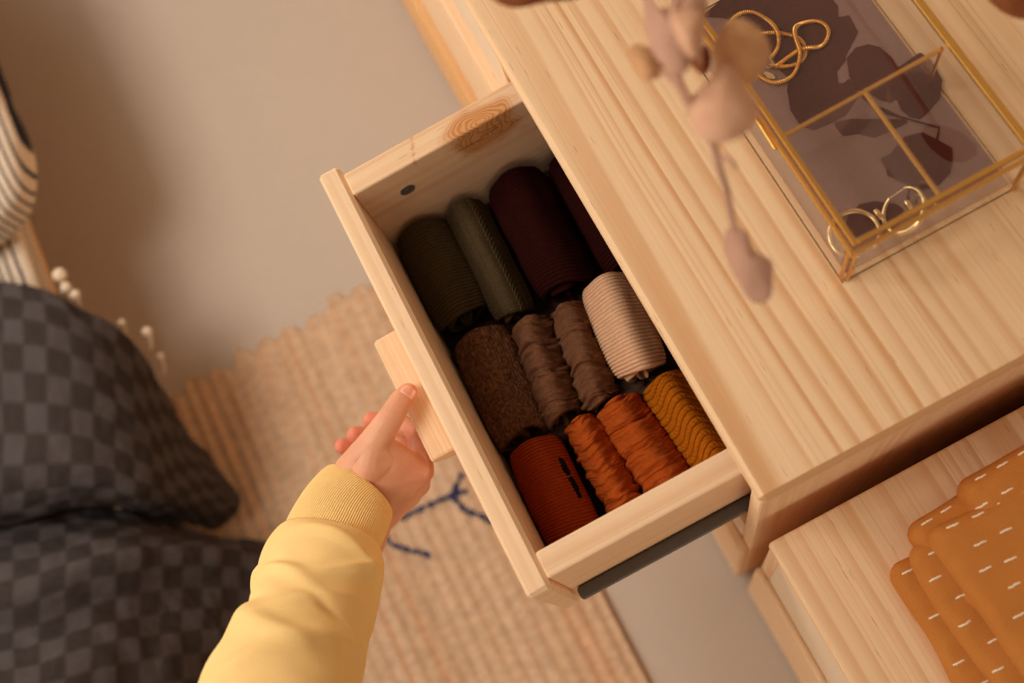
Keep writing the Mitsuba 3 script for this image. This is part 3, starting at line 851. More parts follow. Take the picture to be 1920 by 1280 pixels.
# ------------------------------------------------------------------ dried branch above the dresser, standing in a vase at the back
tag('dried_branch', 'dried branch with pale pinkish brown leaves hanging over the dresser top', 'branch')
c5 = lambda x, y: (880 + x / 2.207, y / 2.207)


def leaf(outline, z, dz, bsdf, bulge, seed, key='dried_branch__leaf', lean=(0, 0)):
    """A curled leaf: its outline seen from above, given real thickness, cupping and its own slope."""
    pts = np.array([c5(x, y) for x, y in outline])
    c = pts.mean(0)
    poly = spline(np.vstack([pts, pts[:1]]), 61)[:-1]
    nr = 9
    V = []
    for k in range(nr):
        s = k / (nr - 1)
        for q in poly:
            p = c + (q - c) * s
            w_ = at(p[0], p[1], z)
            rel = (p - c)
            zz = z + dz * rel[1] / 100.0 + lean[0] * rel[0] / 100.0 + bulge * (1 - s * s) + 0.003 * (meshkit.fbm(np.array([p[0] / 45, p[1] / 45, seed]), 2) - 0.5)
            V.append(at(p[0], p[1], zz))
    V = np.array(V)
    F = grid_faces(nr, len(poly), True)
    lo = V - [0, 0, 0.0008]
    n = len(V)
    rim = (nr - 1) * len(poly) + np.arange(len(poly))
    rim2 = np.roll(rim, -1)
    F = np.vstack([F, F[:, ::-1] + n, np.stack([rim, rim2, rim2 + n, rim + n], 1)])
    return obj(key, (np.vstack([V, lo]), F), bsdf, True)


ZP = 0.27
leaf([(720, -40), (830, 20), (950, -60), (985, 40), (960, 120), (930, 230), (890, 300), (800, 268), (745, 180), (725, 80)], ZP + 0.03, 0.02, 'dried_pink', 0.012, 1)
leaf([(830, 60), (960, 60), (975, 130), (925, 240), (880, 200), (845, 130)], ZP + 0.055, 0.01, 'dried_pale', 0.010, 11)
leaf([(652, 232), (690, 182), (745, 196), (810, 270), (800, 300), (740, 330), (690, 290)], ZP + 0.01, 0.015, 'dried_tan', 0.008, 2)
leaf([(1038, 130), (1125, 74), (1190, 110), (1245, 200), (1215, 290), (1130, 352), (1060, 330), (1018, 280)], ZP + 0.005, -0.02, 'dried_tan', 0.012, 3)
leaf([(940, 215), (985, 190), (1000, 250), (975, 305), (940, 290)], ZP - 0.005, 0.0, 'dried_brown', 0.004, 4)
leaf([(1010, 280), (1075, 250), (1130, 330), (1180, 400), (1200, 470), (1150, 545), (1010, 585), (930, 540), (905, 470), (925, 395), (985, 340)], ZP + 0.025, 0.02, 'dried_pale', 0.016, 5)
leaf([(1062, 948), (1100, 935), (1150, 965), (1175, 1030), (1250, 1080), (1256, 1150), (1240, 1240), (1195, 1255), (1120, 1180), (1062, 1060)], ZP - 0.05, -0.01, 'dried_pink', 0.006, 6)
leaf([(40, -60), (200, -90), (420, -60), (520, -40), (430, -5), (300, 10), (180, 30), (110, 5)], ZP + 0.02, 0.0, 'dried_brown', 0.006, 7)
leaf([(2105, -60), (2300, -80), (2400, 40), (2310, 78), (2220, 55), (2160, 10)], ZP - 0.08, 0.0, 'dried_brown', 0.006, 8)
pt = lambda x, y, z: at(*c5(x, y), z)
stems = [spline([pt(900, -260, ZP + 0.06), pt(860, 0, ZP + 0.05), pt(840, 200, ZP + 0.04), pt(885, 380, ZP + 0.03), pt(960, 500, ZP + 0.02), pt(1012, 600, ZP), pt(1030, 680, ZP - 0.01), pt(1062, 780, ZP - 0.025), pt(1082, 890, ZP - 0.04), pt(1100, 960, ZP - 0.045)], 60),
         spline([pt(1030, 662, ZP - 0.008), pt(1060, 655, ZP - 0.004), pt(1098, 692, ZP)], 12),
         spline([pt(900, 420, ZP + 0.028), pt(850, 340, ZP + 0.02), pt(790, 290, ZP + 0.015)], 12), spline([pt(905, 470, ZP + 0.025), pt(960, 380, ZP + 0.02), pt(1040, 300, ZP + 0.012)], 12),
         spline([pt(880, 100, ZP + 0.045), pt(940, 200, ZP + 0.02), pt(960, 260, ZP)], 12)]
VB = np.array([-0.62, 0.30])
stems.append(spline([np.r_[VB, 0.16], np.r_[VB + [0.02, -0.01], 0.30], np.r_[VB + [0.10, -0.06], 0.39], pt(900, -260, ZP + 0.06)], 40))
stems.append(spline([np.r_[VB, 0.17], np.r_[VB + [0.03, -0.04], 0.30], pt(350, -250, ZP + 0.03), pt(300, -20, ZP + 0.02)], 40))
stems.append(spline([np.r_[VB, 0.17], np.r_[VB + [0.12, 0.06], 0.30], pt(2250, -400, ZP - 0.04), pt(2270, -10, ZP - 0.075)], 40))
rads = [np.linspace(0.0034, 0.0022, 60), 0.0016, 0.0016, 0.0018, 0.0016, 0.0030, 0.0026, 0.0026]
obj('dried_branch__stem', join([tube(p, r, 9) for p, r in zip(stems, rads)]), 'dried_pink', True)
ang = np.linspace(0, 2 * np.pi, 41)[:-1]
prof = [(0.0, 0.0), (0.042, 0.0), (0.05, 0.006), (0.06, 0.05), (0.055, 0.10), (0.032, 0.15), (0.026, 0.18), (0.031, 0.205), (0.026, 0.204), (0.021, 0.18), (0.026, 0.15), (0.048, 0.10), (0.05, 0.05), (0.0, 0.012)]
v = np.vstack([np.stack([VB[0] + r * np.cos(ang), VB[1] + r * np.sin(ang), ang * 0 + z], 1) for r, z in prof])
mat('stoneware', lin(206, 186, 164), 0.6, 0.3)
tag(obj('vase', (v, grid_faces(len(prof), 40, True)[:, ::-1]), 'stoneware', 40), 'stoneware vase on the dresser holding the dried branch', 'vase')

# ------------------------------------------------------------------ folded mustard blanket on the bench
tag('folded_blanket', 'folded mustard cotton blanket with white running stitches, on the pine bench', 'blanket')
STITCH = []


def fold(key, corner, du, dv, lu, lv, z0, th, seed, sag=0.004, round_=0.5, skirt=0.0):
    """One folded layer: a soft slab with rolled edges, corner nearest the dresser, sides du, dv."""
    nu, nv, nc = 70, 60, 9
    # a superellipse section all round: parametrise as two sheets that meet at the rolled edges
    def sheet(sign):
        u = np.linspace(0, 1, nu)
        v_ = np.linspace(0, 1, nv)
        U, V_ = np.meshgrid(u, v_, indexing='ij')
        U, V_ = (U ** 1.25), (V_ ** 1.25)
        bu, bv = U * lu, V_ * lv
        rc = 0.016
        du_, dv_ = np.clip(rc - bu, 0, None), np.clip(rc - bv, 0, None)
        dd_ = np.hypot(du_, dv_)
        over = np.clip(dd_ - rc, 0, None) * ((du_ > 0) & (dv_ > 0)) / (dd_ + 1e-9)
        bu, bv = bu + du_ * over, bv + dv_ * over
        e = np.minimum(np.where((du_ > 0) & (dv_ > 0), np.clip(rc - dd_, 0, None), np.minimum(bu, bv)), np.minimum(lu - bu, lv - bv))
        t = np.clip(e / (th * round_), 0, 1)
        prof_ = np.sqrt(np.clip(1 - (1 - t) ** 2, 0, 1))
        wx = 0.006 * (meshkit.fbm(np.stack([bv * 14, bv * 0 + seed, bu * 4], -1), 2, seed) - 0.5) * np.exp(-bu / 0.05)
        wy = 0.006 * (meshkit.fbm(np.stack([bu * 14, bu * 0 + seed + 9, bv * 4], -1), 2, seed) - 0.5) * np.exp(-bv / 0.05)
        wr = 0.0055 * (meshkit.fbm(np.stack([bu * 34, bv * 12, bu * 0 + seed], -1), 3, seed) - 0.5) + 0.0034 * (meshkit.fbm(np.stack([bu * 90, bv * 30, bu * 0 + seed], -1), 2, seed + 3) - 0.5)
        z = z0 + th / 2 + sign * th / 2 * prof_ + (wr * prof_ if sign > 0 else 0)
        p = np.asarray(corner)[None, None, :2] + (bu + wx)[..., None] * np.asarray(du)[:2] + (bv + wy)[..., None] * np.asarray(dv)[:2]
        return np.concatenate([p, z[..., None]], -1), np.stack([bu, bv], -1)
    a, uva = sheet(1)
    b, uvb = sheet(-1)
    f = grid_faces(nu, nv)
    v = np.vstack([a.reshape(-1, 3), b.reshape(-1, 3)])
    F = np.vstack([f, f[:, ::-1] + nu * nv])
    uv = np.vstack([uva.reshape(-1, 2), uvb.reshape(-1, 2)])
    k = obj(key, (v, F), 'mustard_cotton', True, uv=uv)
    def surf(bu, bv):
        iu, iv = (np.clip(bu / lu, 0, 1)) ** (1 / 1.25) * (nu - 1), (np.clip(bv / lv, 0, 1)) ** (1 / 1.25) * (nv - 1)
        i, j = min(int(iu), nu - 2), min(int(iv), nv - 2)
        s, t = iu - i, iv - j
        return (a[i, j] * (1 - s) * (1 - t) + a[i + 1, j] * s * (1 - t) + a[i, j + 1] * (1 - s) * t + a[i + 1, j + 1] * s * t)
    return k, surf


def direction(p, q):
    d = (np.asarray(q) - np.asarray(p))[:2]
    return d / np.linalg.norm(d)


def stitches(surf, u_range, v_range, shift=0.0, key='folded_blanket__stitch', pitch_v=0.0225, pitch_u=0.0215, length=0.0105):
    row = 0
    u = u_range[0]
    while u < u_range[1]:
        v_ = v_range[0] + ((row * 0.5 + shift) % 1.0) * pitch_v
        while v_ < v_range[1]:
            jit = RNG.normal(0, 0.0008, 2)
            p = np.array([surf(u + jit[0] + RNG.normal(0, 0.0002), v_ + jit[1] + s) for s in np.linspace(0, length, 8)])
            h = np.sin(np.linspace(0, np.pi, 8)) ** 0.6
            p[:, 2] += 0.0007 * h - 0.0003
            obj(key, tube(p, 0.00095 * (1 + 0.18 * np.sin(np.linspace(0, 9, 8) * 3)), 6), 'white_thread', True)
            v_ += pitch_v
        u += pitch_u
        row += 1


EX, EY = np.array([1.0, 0.0]), np.array([0.0, 1.0])
zt_ = BZ + 0.0005
rot = lambda d, a: np.array([d[0] * math.cos(a) - d[1] * math.sin(a), d[0] * math.sin(a) + d[1] * math.cos(a)])
L1 = at(1660, 1066, zt_ + 0.010)[:2]
kC, sC = fold('folded_blanket__fold', L1, rot(EX, -0.03), rot(EY, -0.03), 0.36, 0.30, zt_, 0.020, 1, round_=0.55)
L2 = at(1688, 1034, zt_ + 0.026)[:2]
kB, sB = fold('folded_blanket__fold', L2, rot(EX, 0.02), rot(EY, 0.0), 0.34, 0.29, zt_ + 0.019, 0.020, 2, round_=0.6)
L5 = at(1690, 985, zt_ + 0.030)[:2]
kE, sE = fold('folded_blanket__fold', L5, rot(EX, 0.05), rot(EY, 0.02), 0.10, 0.16, zt_ + 0.010, 0.030, 5, round_=0.5)
L4 = at(1780, 912, zt_ + 0.044)[:2]
kD, sD = fold('folded_blanket__fold', L4, rot(EX, 0.0), rot(EY, 0.0), 0.08, 0.20, zt_ + 0.018, 0.040, 6, round_=0.45)
L3 = at(1736, 998, zt_ + 0.058)[:2]
kA, sA = fold('folded_blanket__fold', L3, rot(EX, 0.05), rot(EY, -0.02), 0.32, 0.26, zt_ + 0.038, 0.022, 3, round_=0.6)
stitches(sA, (0.006, 0.22), (0.012, 0.16), 0.25)
stitches(sB, (0.012, 0.22), (0.004, 0.060), 0.6)
stitches(sC, (0.010, 0.22), (0.006, 0.050), 0.1)
stitches(sE, (0.006, 0.030), (0.006, 0.080), 0.3)
stitches(sD, (0.006, 0.030), (0.006, 0.120), 0.5)

# ------------------------------------------------------------------ bed with striped bedding and dark checked blanket
tag('bed', 'pine framed bed at the left, under the dark checked blanket', 'bed')
board('bed__side_rail', rounded((-2.1, -0.785, -0.602), (-0.48, -0.733, -0.566), 0.003), 0, 'pine_reddish')
board('bed__leg', rounded((-0.54, -0.80, ZF + 0.0145), (-0.49, -0.75, -0.6025), 0.003), 2, 'pine_reddish')
board('bed__leg', rounded((-2.1, -0.80, ZF), (-2.05, -0.75, -0.6025), 0.003), 2, 'pine_reddish')
board('bed__slat_deck', plain_box((-2.1, -1.6, -0.582), (-0.529, -0.786, -0.568)), 0, 'pine_soft')
board('bed__end_board', rounded((-0.528, -1.6, -0.602), (-0.48, -0.786, -0.566), 0.003), 1, 'pine_reddish')


def cushion(lo, hi, p, n=44, puff=0.0, seed=1, wrinkle=0.0):
    lo, hi = np.asarray(lo, float), np.asarray(hi, float)
    c, h = (lo + hi) / 2, (hi - lo) / 2
    u = np.linspace(-np.pi / 2, np.pi / 2, n)
    w_ = np.linspace(-np.pi, np.pi, 2 * n + 1)
    U, V_ = np.meshgrid(u, w_, indexing='ij')
    sp = lambda x, e: np.sign(x) * np.abs(x) ** e
    d = np.stack([sp(np.sin(U), p[0]), sp(np.cos(U), p[0]) * sp(np.cos(V_), p[1]), sp(np.cos(U), p[0]) * sp(np.sin(V_), p[1])], -1)
    v = c + d * h
    v[..., 2] += wrinkle * (meshkit.fbm(np.stack([v[..., 0] * 7, v[..., 1] * 9, v[..., 2] * 9], -1), 3, seed) - 0.5)
    v[..., 1] += wrinkle * (meshkit.fbm(np.stack([v[..., 0] * 9, v[..., 1] * 9, v[..., 2] * 9 + 4], -1), 3, seed + 1) - 0.5)
    arc = np.cumsum(np.r_[np.zeros((1, n)), np.linalg.norm(np.diff(v, axis=1), axis=-1).T], axis=0).T
    return (v.reshape(-1, 3), grid_faces(n, 2 * n + 1)), v, V_, U


m, V3, VV, UU = cushion((-2.1, -1.65, -0.564), (-0.60, -0.712, -0.490), (0.25, 0.3), 40, wrinkle=0.006)
uvm = np.stack([V3[..., 0], V3[..., 1] / 0.012 + V3[..., 2] / 0.014], -1).reshape(-1, 2)
tag(obj('mattress', m, 'ticking', True, uv=uvm), 'mattress in a dark and white striped cover, on the pine bed frame', 'mattress')
m, V3, VV, UU = cushion((-1.9, -1.25, -0.498), (-0.900, -0.628, -0.400), (0.28, 0.42), 130, wrinkle=0.022, seed=4)
uvm = np.stack([V3[..., 0], V3[..., 1] / 0.0115 + 0.5 * meshkit.fbm(V3 * 6, 2, 3)], -1).reshape(-1, 2)
tag(obj('striped_duvet', m, 'ticking', True, uv=uvm), 'rumpled striped duvet hanging over the bed edge at the left', 'duvet')


def low_(z):
    return -FLOOR + (z + FLOOR) * 0.72


def sheet_mesh(ctrl, nu, nv, thick, cell, wr, seed):
    C = np.array([[at(x, y, low_(z)) for x, y, z in row] for row in ctrl])
    a, b = np.linspace(0, 1, C.shape[0]), np.linspace(0, 1, C.shape[1])
    u, v_ = np.linspace(0, 1, nu), np.linspace(0, 1, nv)
    P_ = np.stack([RectBivariateSpline(a, b, C[..., k], kx=min(3, len(a) - 1), ky=3)(u, v_) for k in range(3)], -1)
    du = np.gradient(P_, axis=0)
    dv = np.gradient(P_, axis=1)
    n = np.cross(du, dv)
    n /= np.linalg.norm(n, axis=-1, keepdims=True) + 1e-12
    if n[nu // 2, nv // 2, 2] < 0:
        n = -n
    P_ = P_ + n * (wr * (meshkit.fbm(P_ * 14 + seed, 3, seed) - 0.5) + 0.25 * wr * (meshkit.fbm(P_ * 60 + seed, 2, seed + 1) - 0.5))[..., None]
    su = np.cumsum(np.r_[np.zeros((1, nv)), np.linalg.norm(np.diff(P_, axis=0), axis=-1)], axis=0).mean(1)
    sv = np.cumsum(np.c_[np.zeros((nu, 1)), np.linalg.norm(np.diff(P_, axis=1), axis=-1)], axis=1).mean(0)
    UV = np.stack(np.meshgrid(su / cell, sv / cell, indexing='ij'), -1)
    low = P_ - n * thick
    N_ = nu * nv
    f = grid_faces(nu, nv)
    e = np.r_[np.arange(nv), np.arange(1, nu) * nv + nv - 1, ((nu - 1) * nv + np.arange(nv))[::-1][1:], (np.arange(nu) * nv)[::-1][1:]]
    q = np.stack([e[:-1], e[1:], e[1:] + N_, e[:-1] + N_], 1)
    return np.vstack([P_.reshape(-1, 3), low.reshape(-1, 3)]), np.vstack([f, f[:, ::-1] + N_, q]), np.vstack([UV.reshape(-1, 2)] * 2)


up = [
    [(-420, 470, -.36), (-200, 500, -.33), (0, 528, -.315), (95, 548, -.32), (190, 598, -.36), (262, 650, -.43), (300, 720, -.50), (345, 800, -.58), (405, 872, -.66), (440, 912, -.71)],
    [(-420, 600, -.27), (-200, 610, -.27), (0, 625, -.27), (110, 640, -.28), (190, 680, -.32), (255, 735, -.38), (300, 790, -.45), (350, 845, -.54), (405, 900, -.63), (449, 928, -.70)],
    [(-420, 760, -.22), (-200, 765, -.23), (0, 770, -.245), (110, 775, -.26), (190, 795, -.30), (255, 835, -.36), (310, 872, -.44), (360, 905, -.54), (410, 930, -.63), (450, 944, -.71)],
    [(-420, 930, -.24), (-200, 915, -.24), (0, 900, -.25), (110, 890, -.27), (190, 893, -.31), (255, 915, -.37), (310, 935, -.45), (360, 952, -.55), (405, 965, -.64), (440, 966, -.72)],
    [(-420, 1040, -.33), (-200, 1010, -.33), (0, 978, -.335), (110, 952, -.35), (190, 943, -.39), (255, 956, -.45), (305, 970, -.53), (350, 980, -.62), (385, 990, -.70), (415, 990, -.76)],
    [(-420, 1030, -.40), (-200, 1000, -.40), (0, 965, -.41), (110, 935, -.43), (190, 925, -.47), (250, 935, -.53), (295, 950, -.60), (335, 962, -.68), (365, 970, -.74), (390, 975, -.775)],
]
lowr = [
    [(-420, 960, -.42), (-200, 940, -.42), (0, 920, -.43), (120, 900, -.45), (220, 910, -.50), (310, 960, -.56), (390, 1000, -.62), (460, 1010, -.68), (530, 1018, -.73), (590, 1030, -.77)],
    [(-420, 1060, -.33), (-200, 1040, -.33), (0, 1020, -.34), (120, 1000, -.36), (220, 990, -.41), (310, 1000, -.48), (390, 1015, -.55), (460, 1022, -.62), (530, 1032, -.69), (600, 1050, -.75)],
    [(-420, 1130, -.22), (-200, 1125, -.23), (0, 1110, -.24), (120, 1072, -.27), (220, 1046, -.32), (310, 1034, -.40), (390, 1036, -.48), (460, 1044, -.56), (530, 1060, -.64), (600, 1080, -.71)],
    [(-420, 1220, -.22), (-200, 1210, -.23), (0, 1195, -.25), (120, 1160, -.29), (220, 1130, -.35), (310, 1112, -.43), (390, 1108, -.51), (460, 1112, -.58), (530, 1124, -.66), (600, 1140, -.72)],
    [(-420, 1330, -.16), (-200, 1310, -.17), (0, 1285, -.19), (120, 1260, -.23), (220, 1235, -.30), (310, 1220, -.38), (390, 1212, -.47), (460, 1212, -.55), (530, 1215, -.63), (600, 1225, -.70)],
    [(-420, 1560, -.16), (-200, 1540, -.17), (0, 1520, -.20), (120, 1480, -.25), (220, 1450, -.31), (310, 1430, -.39), (390, 1420, -.48), (460, 1410, -.56), (530, 1400, -.64), (600, 1400, -.71)],
    [(-420, 1900, -.18), (-200, 1880, -.19), (0, 1850, -.22), (120, 1800, -.27), (220, 1750, -.33), (310, 1720, -.40), (390, 1700, -.49), (460, 1680, -.57), (530, 1660, -.65), (600, 1650, -.72)],
]
v1, f1, uv1 = sheet_mesh(up, 110, 170, 0.010, 0.0325, 0.018, 2)
v2, f2, uv2 = sheet_mesh(lowr, 110, 150, 0.010, 0.0325, 0.020, 6)
vv, ff = join([(v1, f1), (v2, f2)])
tag(obj('checked_blanket', (vv, ff), 'checked_weave', True, uv=np.vstack([uv1, uv2])), 'dark grey checked blanket slumped off the bed onto the rug', 'blanket')
for (x, y, z, s_) in ((112, 515, -.34, 1.15), (124, 538, -.345, 0.9), (142, 552, -.35, 0.8), (228, 606, -.42, 0.7), (276, 622, -.46, 0.9), (300, 668, -.50, 0.7)):
    z = low_(z)
    m = trimesh.creation.icosphere(3)
    v = np.array(m.vertices)
    v = v * (1 + 0.35 * (meshkit.fbm(v * 2.5 + x, 2, 3) - 0.5))[:, None] * 0.0085 * s_ + at(x, y, z)
    t = tube(spline([at(x, y, z), at(x + 6, y + 14, z - 0.01), at(x + 4, y + 34, z - 0.02)], 10), 0.003, 6)
    obj('checked_blanket__tassel', join([(v, np.array(m.faces)), t]), 'cream_wool', True)
tag('checked_blanket__tassel', 'small cream tassel')

# ------------------------------------------------------------------ the person: hand and sleeve
tag('person', 'person in a pale yellow sweater pulling the drawer handle open with one hand', 'person')


def ball(c, r, n=32):
    return m3.Manifold.sphere(r, n).translate([float(x) for x in c])


def bone(*balls):
    return m3.Manifold.batch_hull([ball(c, r) for c, r in balls])


H = lambda x, y, z: at(x, y, z)
thumb = [(H(664, 884, -.112), 0.0195), (H(703, 828, -.102), 0.0160), (H(735, 780, -.095), 0.0124), (H(751, 753, -.099), 0.0116), (H(764, 736, -.1060), 0.0098)]
idx = [(H(790, 884, -.140), 0.0128), (H(784, 812, -.152), 0.0112), (H(744, 790, -.160), 0.0096), (H(697, 788, -.156), 0.0086)]
mid = [(H(783, 906, -.160), 0.0128), (H(770, 850, -.182), 0.0098), (H(722, 815, -.190), 0.0090), (H(667, 815, -.172), 0.0090)]
rng = [(H(768, 928, -.178), 0.0120), (H(750, 868, -.203), 0.0094), (H(700, 838, -.208), 0.0086), (H(643, 836, -.190), 0.0086)]
pky = [(H(750, 945, -.194), 0.0110), (H(728, 892, -.218), 0.0084), (H(690, 868, -.218), 0.0076), (H(655, 862, -.204), 0.0070)]
wr_r, wr_u = (H(640, 925, -.108), 0.0195), (H(700, 968, -.150), 0.0210)
fa_r, fa_u = (H(575, 1060, -.060), 0.024), (H(640, 1090, -.095), 0.026)
parts = []
for chain_ in (thumb, idx, mid, rng, pky):
    parts += [bone(a, b) for a, b in zip(chain_[:-1], chain_[1:])]
parts.append(bone(wr_r, wr_u, (H(672, 905, -.118), 0.019), (idx[0][0], 0.0120), (mid[0][0], 0.0120), (rng[0][0], 0.0115), (pky[0][0], 0.0105)))
parts.append(bone((thumb[0][0], 0.018), (thumb[1][0], 0.0125), (H(740, 872, -.115), 0.0085), (idx[0][0], 0.0125), (H(700, 905, -.118), 0.0185), wr_u))
parts.append(bone((thumb[1][0], 0.0140), (H(726, 866, -.112), 0.0110), (H(690, 880, -.108), 0.0190)))
parts.append(bone(wr_r, wr_u, fa_r, fa_u))
parts.append(bone(wr_r, (thumb[0][0], 0.018), (H(672, 905, -.118), 0.019)))
hand = m3.Manifold.batch_boolean(parts, m3.OpType.Add).refine_to_length(0.0021)
mm = hand.to_mesh()
tm = trimesh.Trimesh(mm.vert_properties[:, :3], mm.tri_verts)
trimesh.smoothing.filter_taubin(tm, lamb=0.5, nu=0.51, iterations=60)
V = np.array(tm.vertices)
Nn = np.array(tm.vertex_normals)
# creases over the thumb joint and the web, tendons and skin relief
def crease(V, c, axis, along, width, length, depth):
    d = V - c
    a = d @ axis
    b = d @ along
    r = np.linalg.norm(d, axis=1)
    return -depth * np.exp(-(a / width) ** 2) * np.exp(-(b / length) ** 2) * (r < 0.02)


tx = thumb[2][0] - thumb[1][0]
tx /= np.linalg.norm(tx)
tside = np.cross(tx, [0, 0, 1.0])
tside /= np.linalg.norm(tside)
disp = np.zeros(len(V))
for k, (o, l) in enumerate(((-0.0050, 0.006), (-0.0022, 0.008), (0.0008, 0.008), (0.0036, 0.006))):
    disp += crease(V, thumb[2][0] + tx * o + np.array([0, 0, 0.011]), tx + 0.15 * tside * (-1) ** k, tside, 0.0008, l, 0.0007)
for k in range(5):
    disp += crease(V, thumb[1][0] + tx * (-0.014 + 0.0055 * k) + tside * -0.010 + np.array([0, 0, 0.012]), tx + 0.3 * tside, tside, 0.0010, 0.006, 0.0005)
disp += 0.0005 * (meshkit.fbm(V * 260, 2, 3) - 0.5) + 0.0018 * (meshkit.fbm(V * 55, 2, 4) - 0.5)
V = V + Nn * disp[:, None]
# skin colour: redder on fingertips and knuckles (that is the skin's own colour)
k_red = np.zeros(len(V))
for ch in (idx, mid, rng, pky):
    for (c, r), s_ in zip(ch[1:], (0.014, 0.016, 0.018)):
        k_red = np.maximum(k_red, np.exp(-(np.linalg.norm(V - c, axis=1) / s_) ** 2))
k_red = np.maximum(k_red, 0.55 * np.exp(-(np.linalg.norm(V - thumb[4][0], axis=1) / 0.012) ** 2))
k_red = np.maximum(k_red, 0.35 * np.exp(-(np.linalg.norm(V - idx[0][0], axis=1) / 0.022) ** 2))
mott = meshkit.fbm(V * 70, 3, 8)[:, None]
base = lin(228, 172, 136) * (1 - mott) + lin(212, 146, 112) * mott
red = lin(226, 128, 100)
colr = base * (1 - k_red[:, None]) + red * k_red[:, None]
scene['skin'] = {'type': 'twosided', 'bsdf': {'type': 'principled', 'base_color': {'type': 'mesh_attribute', 'name': 'vertex_color'}, 'roughness': 0.50, 'specular': 0.35}}
obj('person__hand', (V, np.array(tm.faces)), 'skin', True, color=colr)
# thumbnail
mat('nail', lin(236, 178, 158), 0.25, 0.5)
tdir = thumb[4][0] - thumb[3][0]
tdir /= np.linalg.norm(tdir)
tl = np.cross(tdir, [0, 0, 1.0])
tl /= np.linalg.norm(tl)
tu = np.cross(tl, tdir)
tu = tu * np.sign(tu[2])
a, b = np.meshgrid(np.linspace(-1, 1, 17), np.linspace(-1, 1, 21), indexing='ij')
nw, nl = 0.0074, 0.0070
aa = a * np.where(b > 0, (1 - 0.30 * b ** 3), 1 - 0.22 * b ** 4)
bb = b * (1 - 0.18 * a ** 2)
cen = H(766, 740, -.100)
loc = np.stack([(V - cen) @ tl, (V - cen) @ tdir, (V - cen) @ tu], 1)
near = (np.abs(loc[:, 0]) < 0.014) & (np.abs(loc[:, 1]) < 0.016) & (Nn @ tu > 0.05) & (loc[:, 2] > -0.014)
from scipy.interpolate import griddata
hgt = griddata(loc[near][:, :2], loc[near][:, 2], np.stack([aa * nw, bb * nl], -1), method='linear')
hgt = np.where(np.isnan(hgt), np.nanmin(hgt), hgt)
hgt = np.maximum(hgt, np.nanmax(hgt) - 0.0045)
pos = cen + (bb * nl)[..., None] * tdir + (aa * nw)[..., None] * tl + (hgt + 0.0008 - 0.0012 * np.clip(np.maximum(np.abs(a), np.abs(b)) - 0.8, 0, 1) / 0.2)[..., None] * tu
low = pos - tu * 0.0016
nv_ = pos.reshape(-1, 3)
f = grid_faces(17, 21)
e = np.r_[np.arange(21), np.arange(1, 17) * 21 + 20, (16 * 21 + np.arange(21))[::-1][1:], (np.arange(17) * 21)[::-1][1:]]
q = np.stack([e[:-1], e[1:], e[1:] + 357, e[:-1] + 357], 1)
obj('person__hand__thumbnail', (np.vstack([nv_, low.reshape(-1, 3)]), np.vstack([f, f[:, ::-1] + 357, q])), 'nail', True)
tag('person__hand__thumbnail', 'thumbnail')


def sleeve_tube(centres, radii, squash, nt, na, dispfn, thick=0.0):
    """Centres and radii along the arm (metres), a closed ring section squashed along the vertical."""
    d = np.r_[0, np.cumsum(np.linalg.norm(np.diff(centres, axis=0), axis=1))]
    t = np.linspace(0, d[-1], nt)
    C = CubicSpline(d, centres)(t)
    R_ = np.interp(t, d, radii) if len(radii) < 4 else CubicSpline(d, radii)(t)
    tan = np.gradient(C, axis=0)
    tan /= np.linalg.norm(tan, axis=1, keepdims=True)
    side = np.cross(tan, [0, 0, 1.0])
    side /= np.linalg.norm(side, axis=1, keepdims=True)
    upv = np.cross(side, tan)
    ang = np.arange(na) * 2 * np.pi / na
    A, TT = np.meshgrid(ang, t, indexing='xy')
    r = R_[:, None] + dispfn(TT, A)
    P_ = C[:, None] + (r * np.cos(A))[..., None] * side[:, None] + (r * squash * np.sin(A))[..., None] * upv[:, None]
    return P_, t


# ribbed cuff
def px_path(q):
    return np.array([at(x, y, z) for x, y, z in q])


cc = px_path([(676, 918, -.122), (652, 950, -.112), (630, 990, -.100), (609, 1035, -.088), (598, 1066, -.078), (592, 1085, -.072)])
cuff_r = np.array([0.0405, 0.0435, 0.0455, 0.0455, 0.044, 0.043])


def cuff_disp(t, a):
    return 0.0010 * np.abs(np.sin(a * 62)) + 0.0012 * np.sin(a * 2 + 0.6 + t * 30) * np.clip(t / 0.03, 0, 1) - 0.0022 * np.exp(-t / 0.0025)


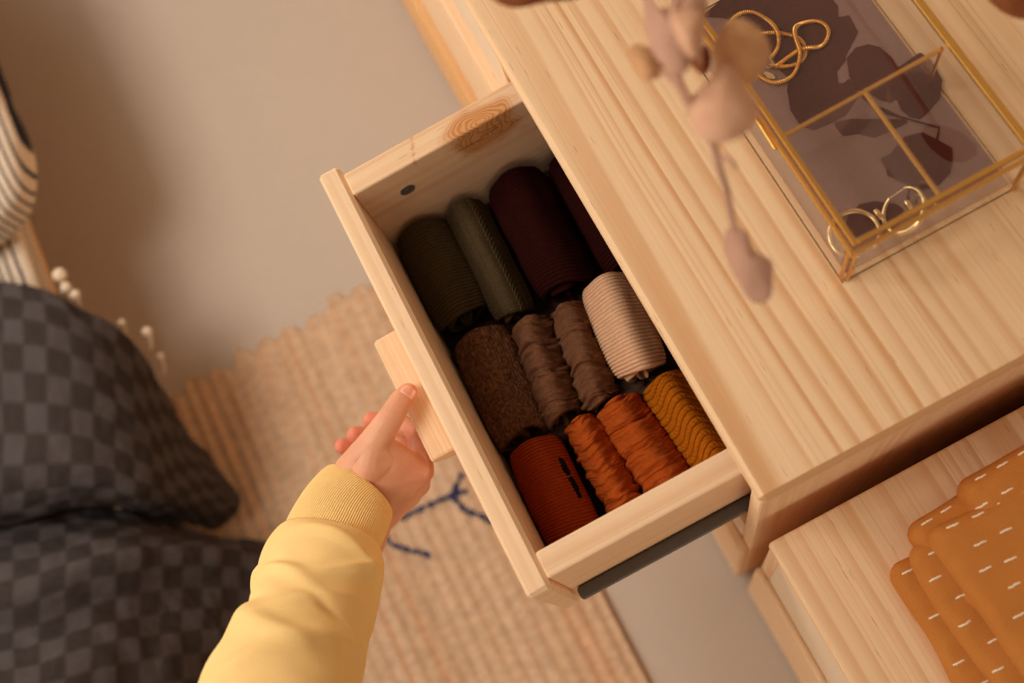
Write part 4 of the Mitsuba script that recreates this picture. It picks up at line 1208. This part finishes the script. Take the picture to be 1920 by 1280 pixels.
P_, t_ = sleeve_tube(cc, cuff_r, 0.80, 46, 868, cuff_disp)
inner = P_[:12] * 1.0
cen = P_.mean(1, keepdims=True)
inn = cen[:12] + (P_[:12] - cen[:12]) * 0.93
allp = np.concatenate([inn[::-1], P_], 0)
obj('person__sleeve__cuff', (allp.reshape(-1, 3), grid_faces(allp.shape[0], allp.shape[1], True)[:, ::-1]), 'sweater_jersey', True)
tag('person__sleeve__cuff', 'ribbed yellow cuff')
sc = px_path([(610, 1022, -.094), (604, 1045, -.086), (601, 1078, -.074), (594, 1115, -.060), (574, 1165, -.036), (552, 1215, -.012), (531, 1280, .018), (490, 1420, .075), (430, 1600, .14), (360, 1820, .20)])
sr = np.array([0.0480, 0.0560, 0.0590, 0.0585, 0.0590, 0.0615, 0.0660, 0.0700, 0.0730, 0.0770])


def sleeve_disp(t, a):
    w_ = np.arctan2(np.sin(a), np.cos(a))
    d = 0.006 * (meshkit.fbm(np.stack([np.cos(a) * 1.4 + 3, np.sin(a) * 1.4 + 3, t * 24], -1), 2, 6) - 0.5)
    # diagonal folds pulled by the bunched cuff
    for c, wd, amp, sl, a0, sa in ((0.034, 0.008, 0.0050, 0.030, 2.2, 0.7), (0.060, 0.007, 0.0060, -0.035, 2.5, 0.6), (0.078, 0.010, 0.0055, 0.040, 1.3, 0.6), (0.112, 0.012, 0.0055, -0.034, 2.1, 0.8), (0.150, 0.014, 0.0065, 0.050, 1.4, 0.8), (0.050, 0.008, 0.0040, -0.02, 0.5, 0.5), (0.100, 0.007, -0.0040, 0.03, 0.7, 0.5), (0.19, 0.016, 0.008, -0.04, 1.8, 0.9), (0.128, 0.006, -0.0035, 0.03, 2.4, 0.5)):
        dd = t - c - sl * np.sin(a - a0)
        win_ = np.exp(-(np.angle(np.exp(1j * (a - a0))) / sa) ** 2)
        d += amp * np.exp(-(dd / wd) ** 2) * win_
    return d


P_, t_ = sleeve_tube(sc, sr, 0.86, 230, 260, sleeve_disp)
cen = P_.mean(1, keepdims=True)
inn = cen[:16] + (P_[:16] - cen[:16]) * np.linspace(0.97, 0.90, 16)[:, None, None]
allp = np.concatenate([inn[::-1], P_], 0)
n = allp.shape[0] * allp.shape[1]
capc = P_[-1].mean(0)
last = (allp.shape[0] - 1) * allp.shape[1] + np.arange(allp.shape[1])
F = grid_faces(allp.shape[0], allp.shape[1], True)
F = np.vstack([F[:, [0, 1, 2]], F[:, [0, 2, 3]], np.stack([last, np.full(len(last), n), np.roll(last, -1)], 1)])
obj('person__sleeve', (np.vstack([allp.reshape(-1, 3), capc[None]]), F[:, ::-1]), 'sweater_jersey', True)
tag('person__sleeve', 'pale yellow sweater sleeve')
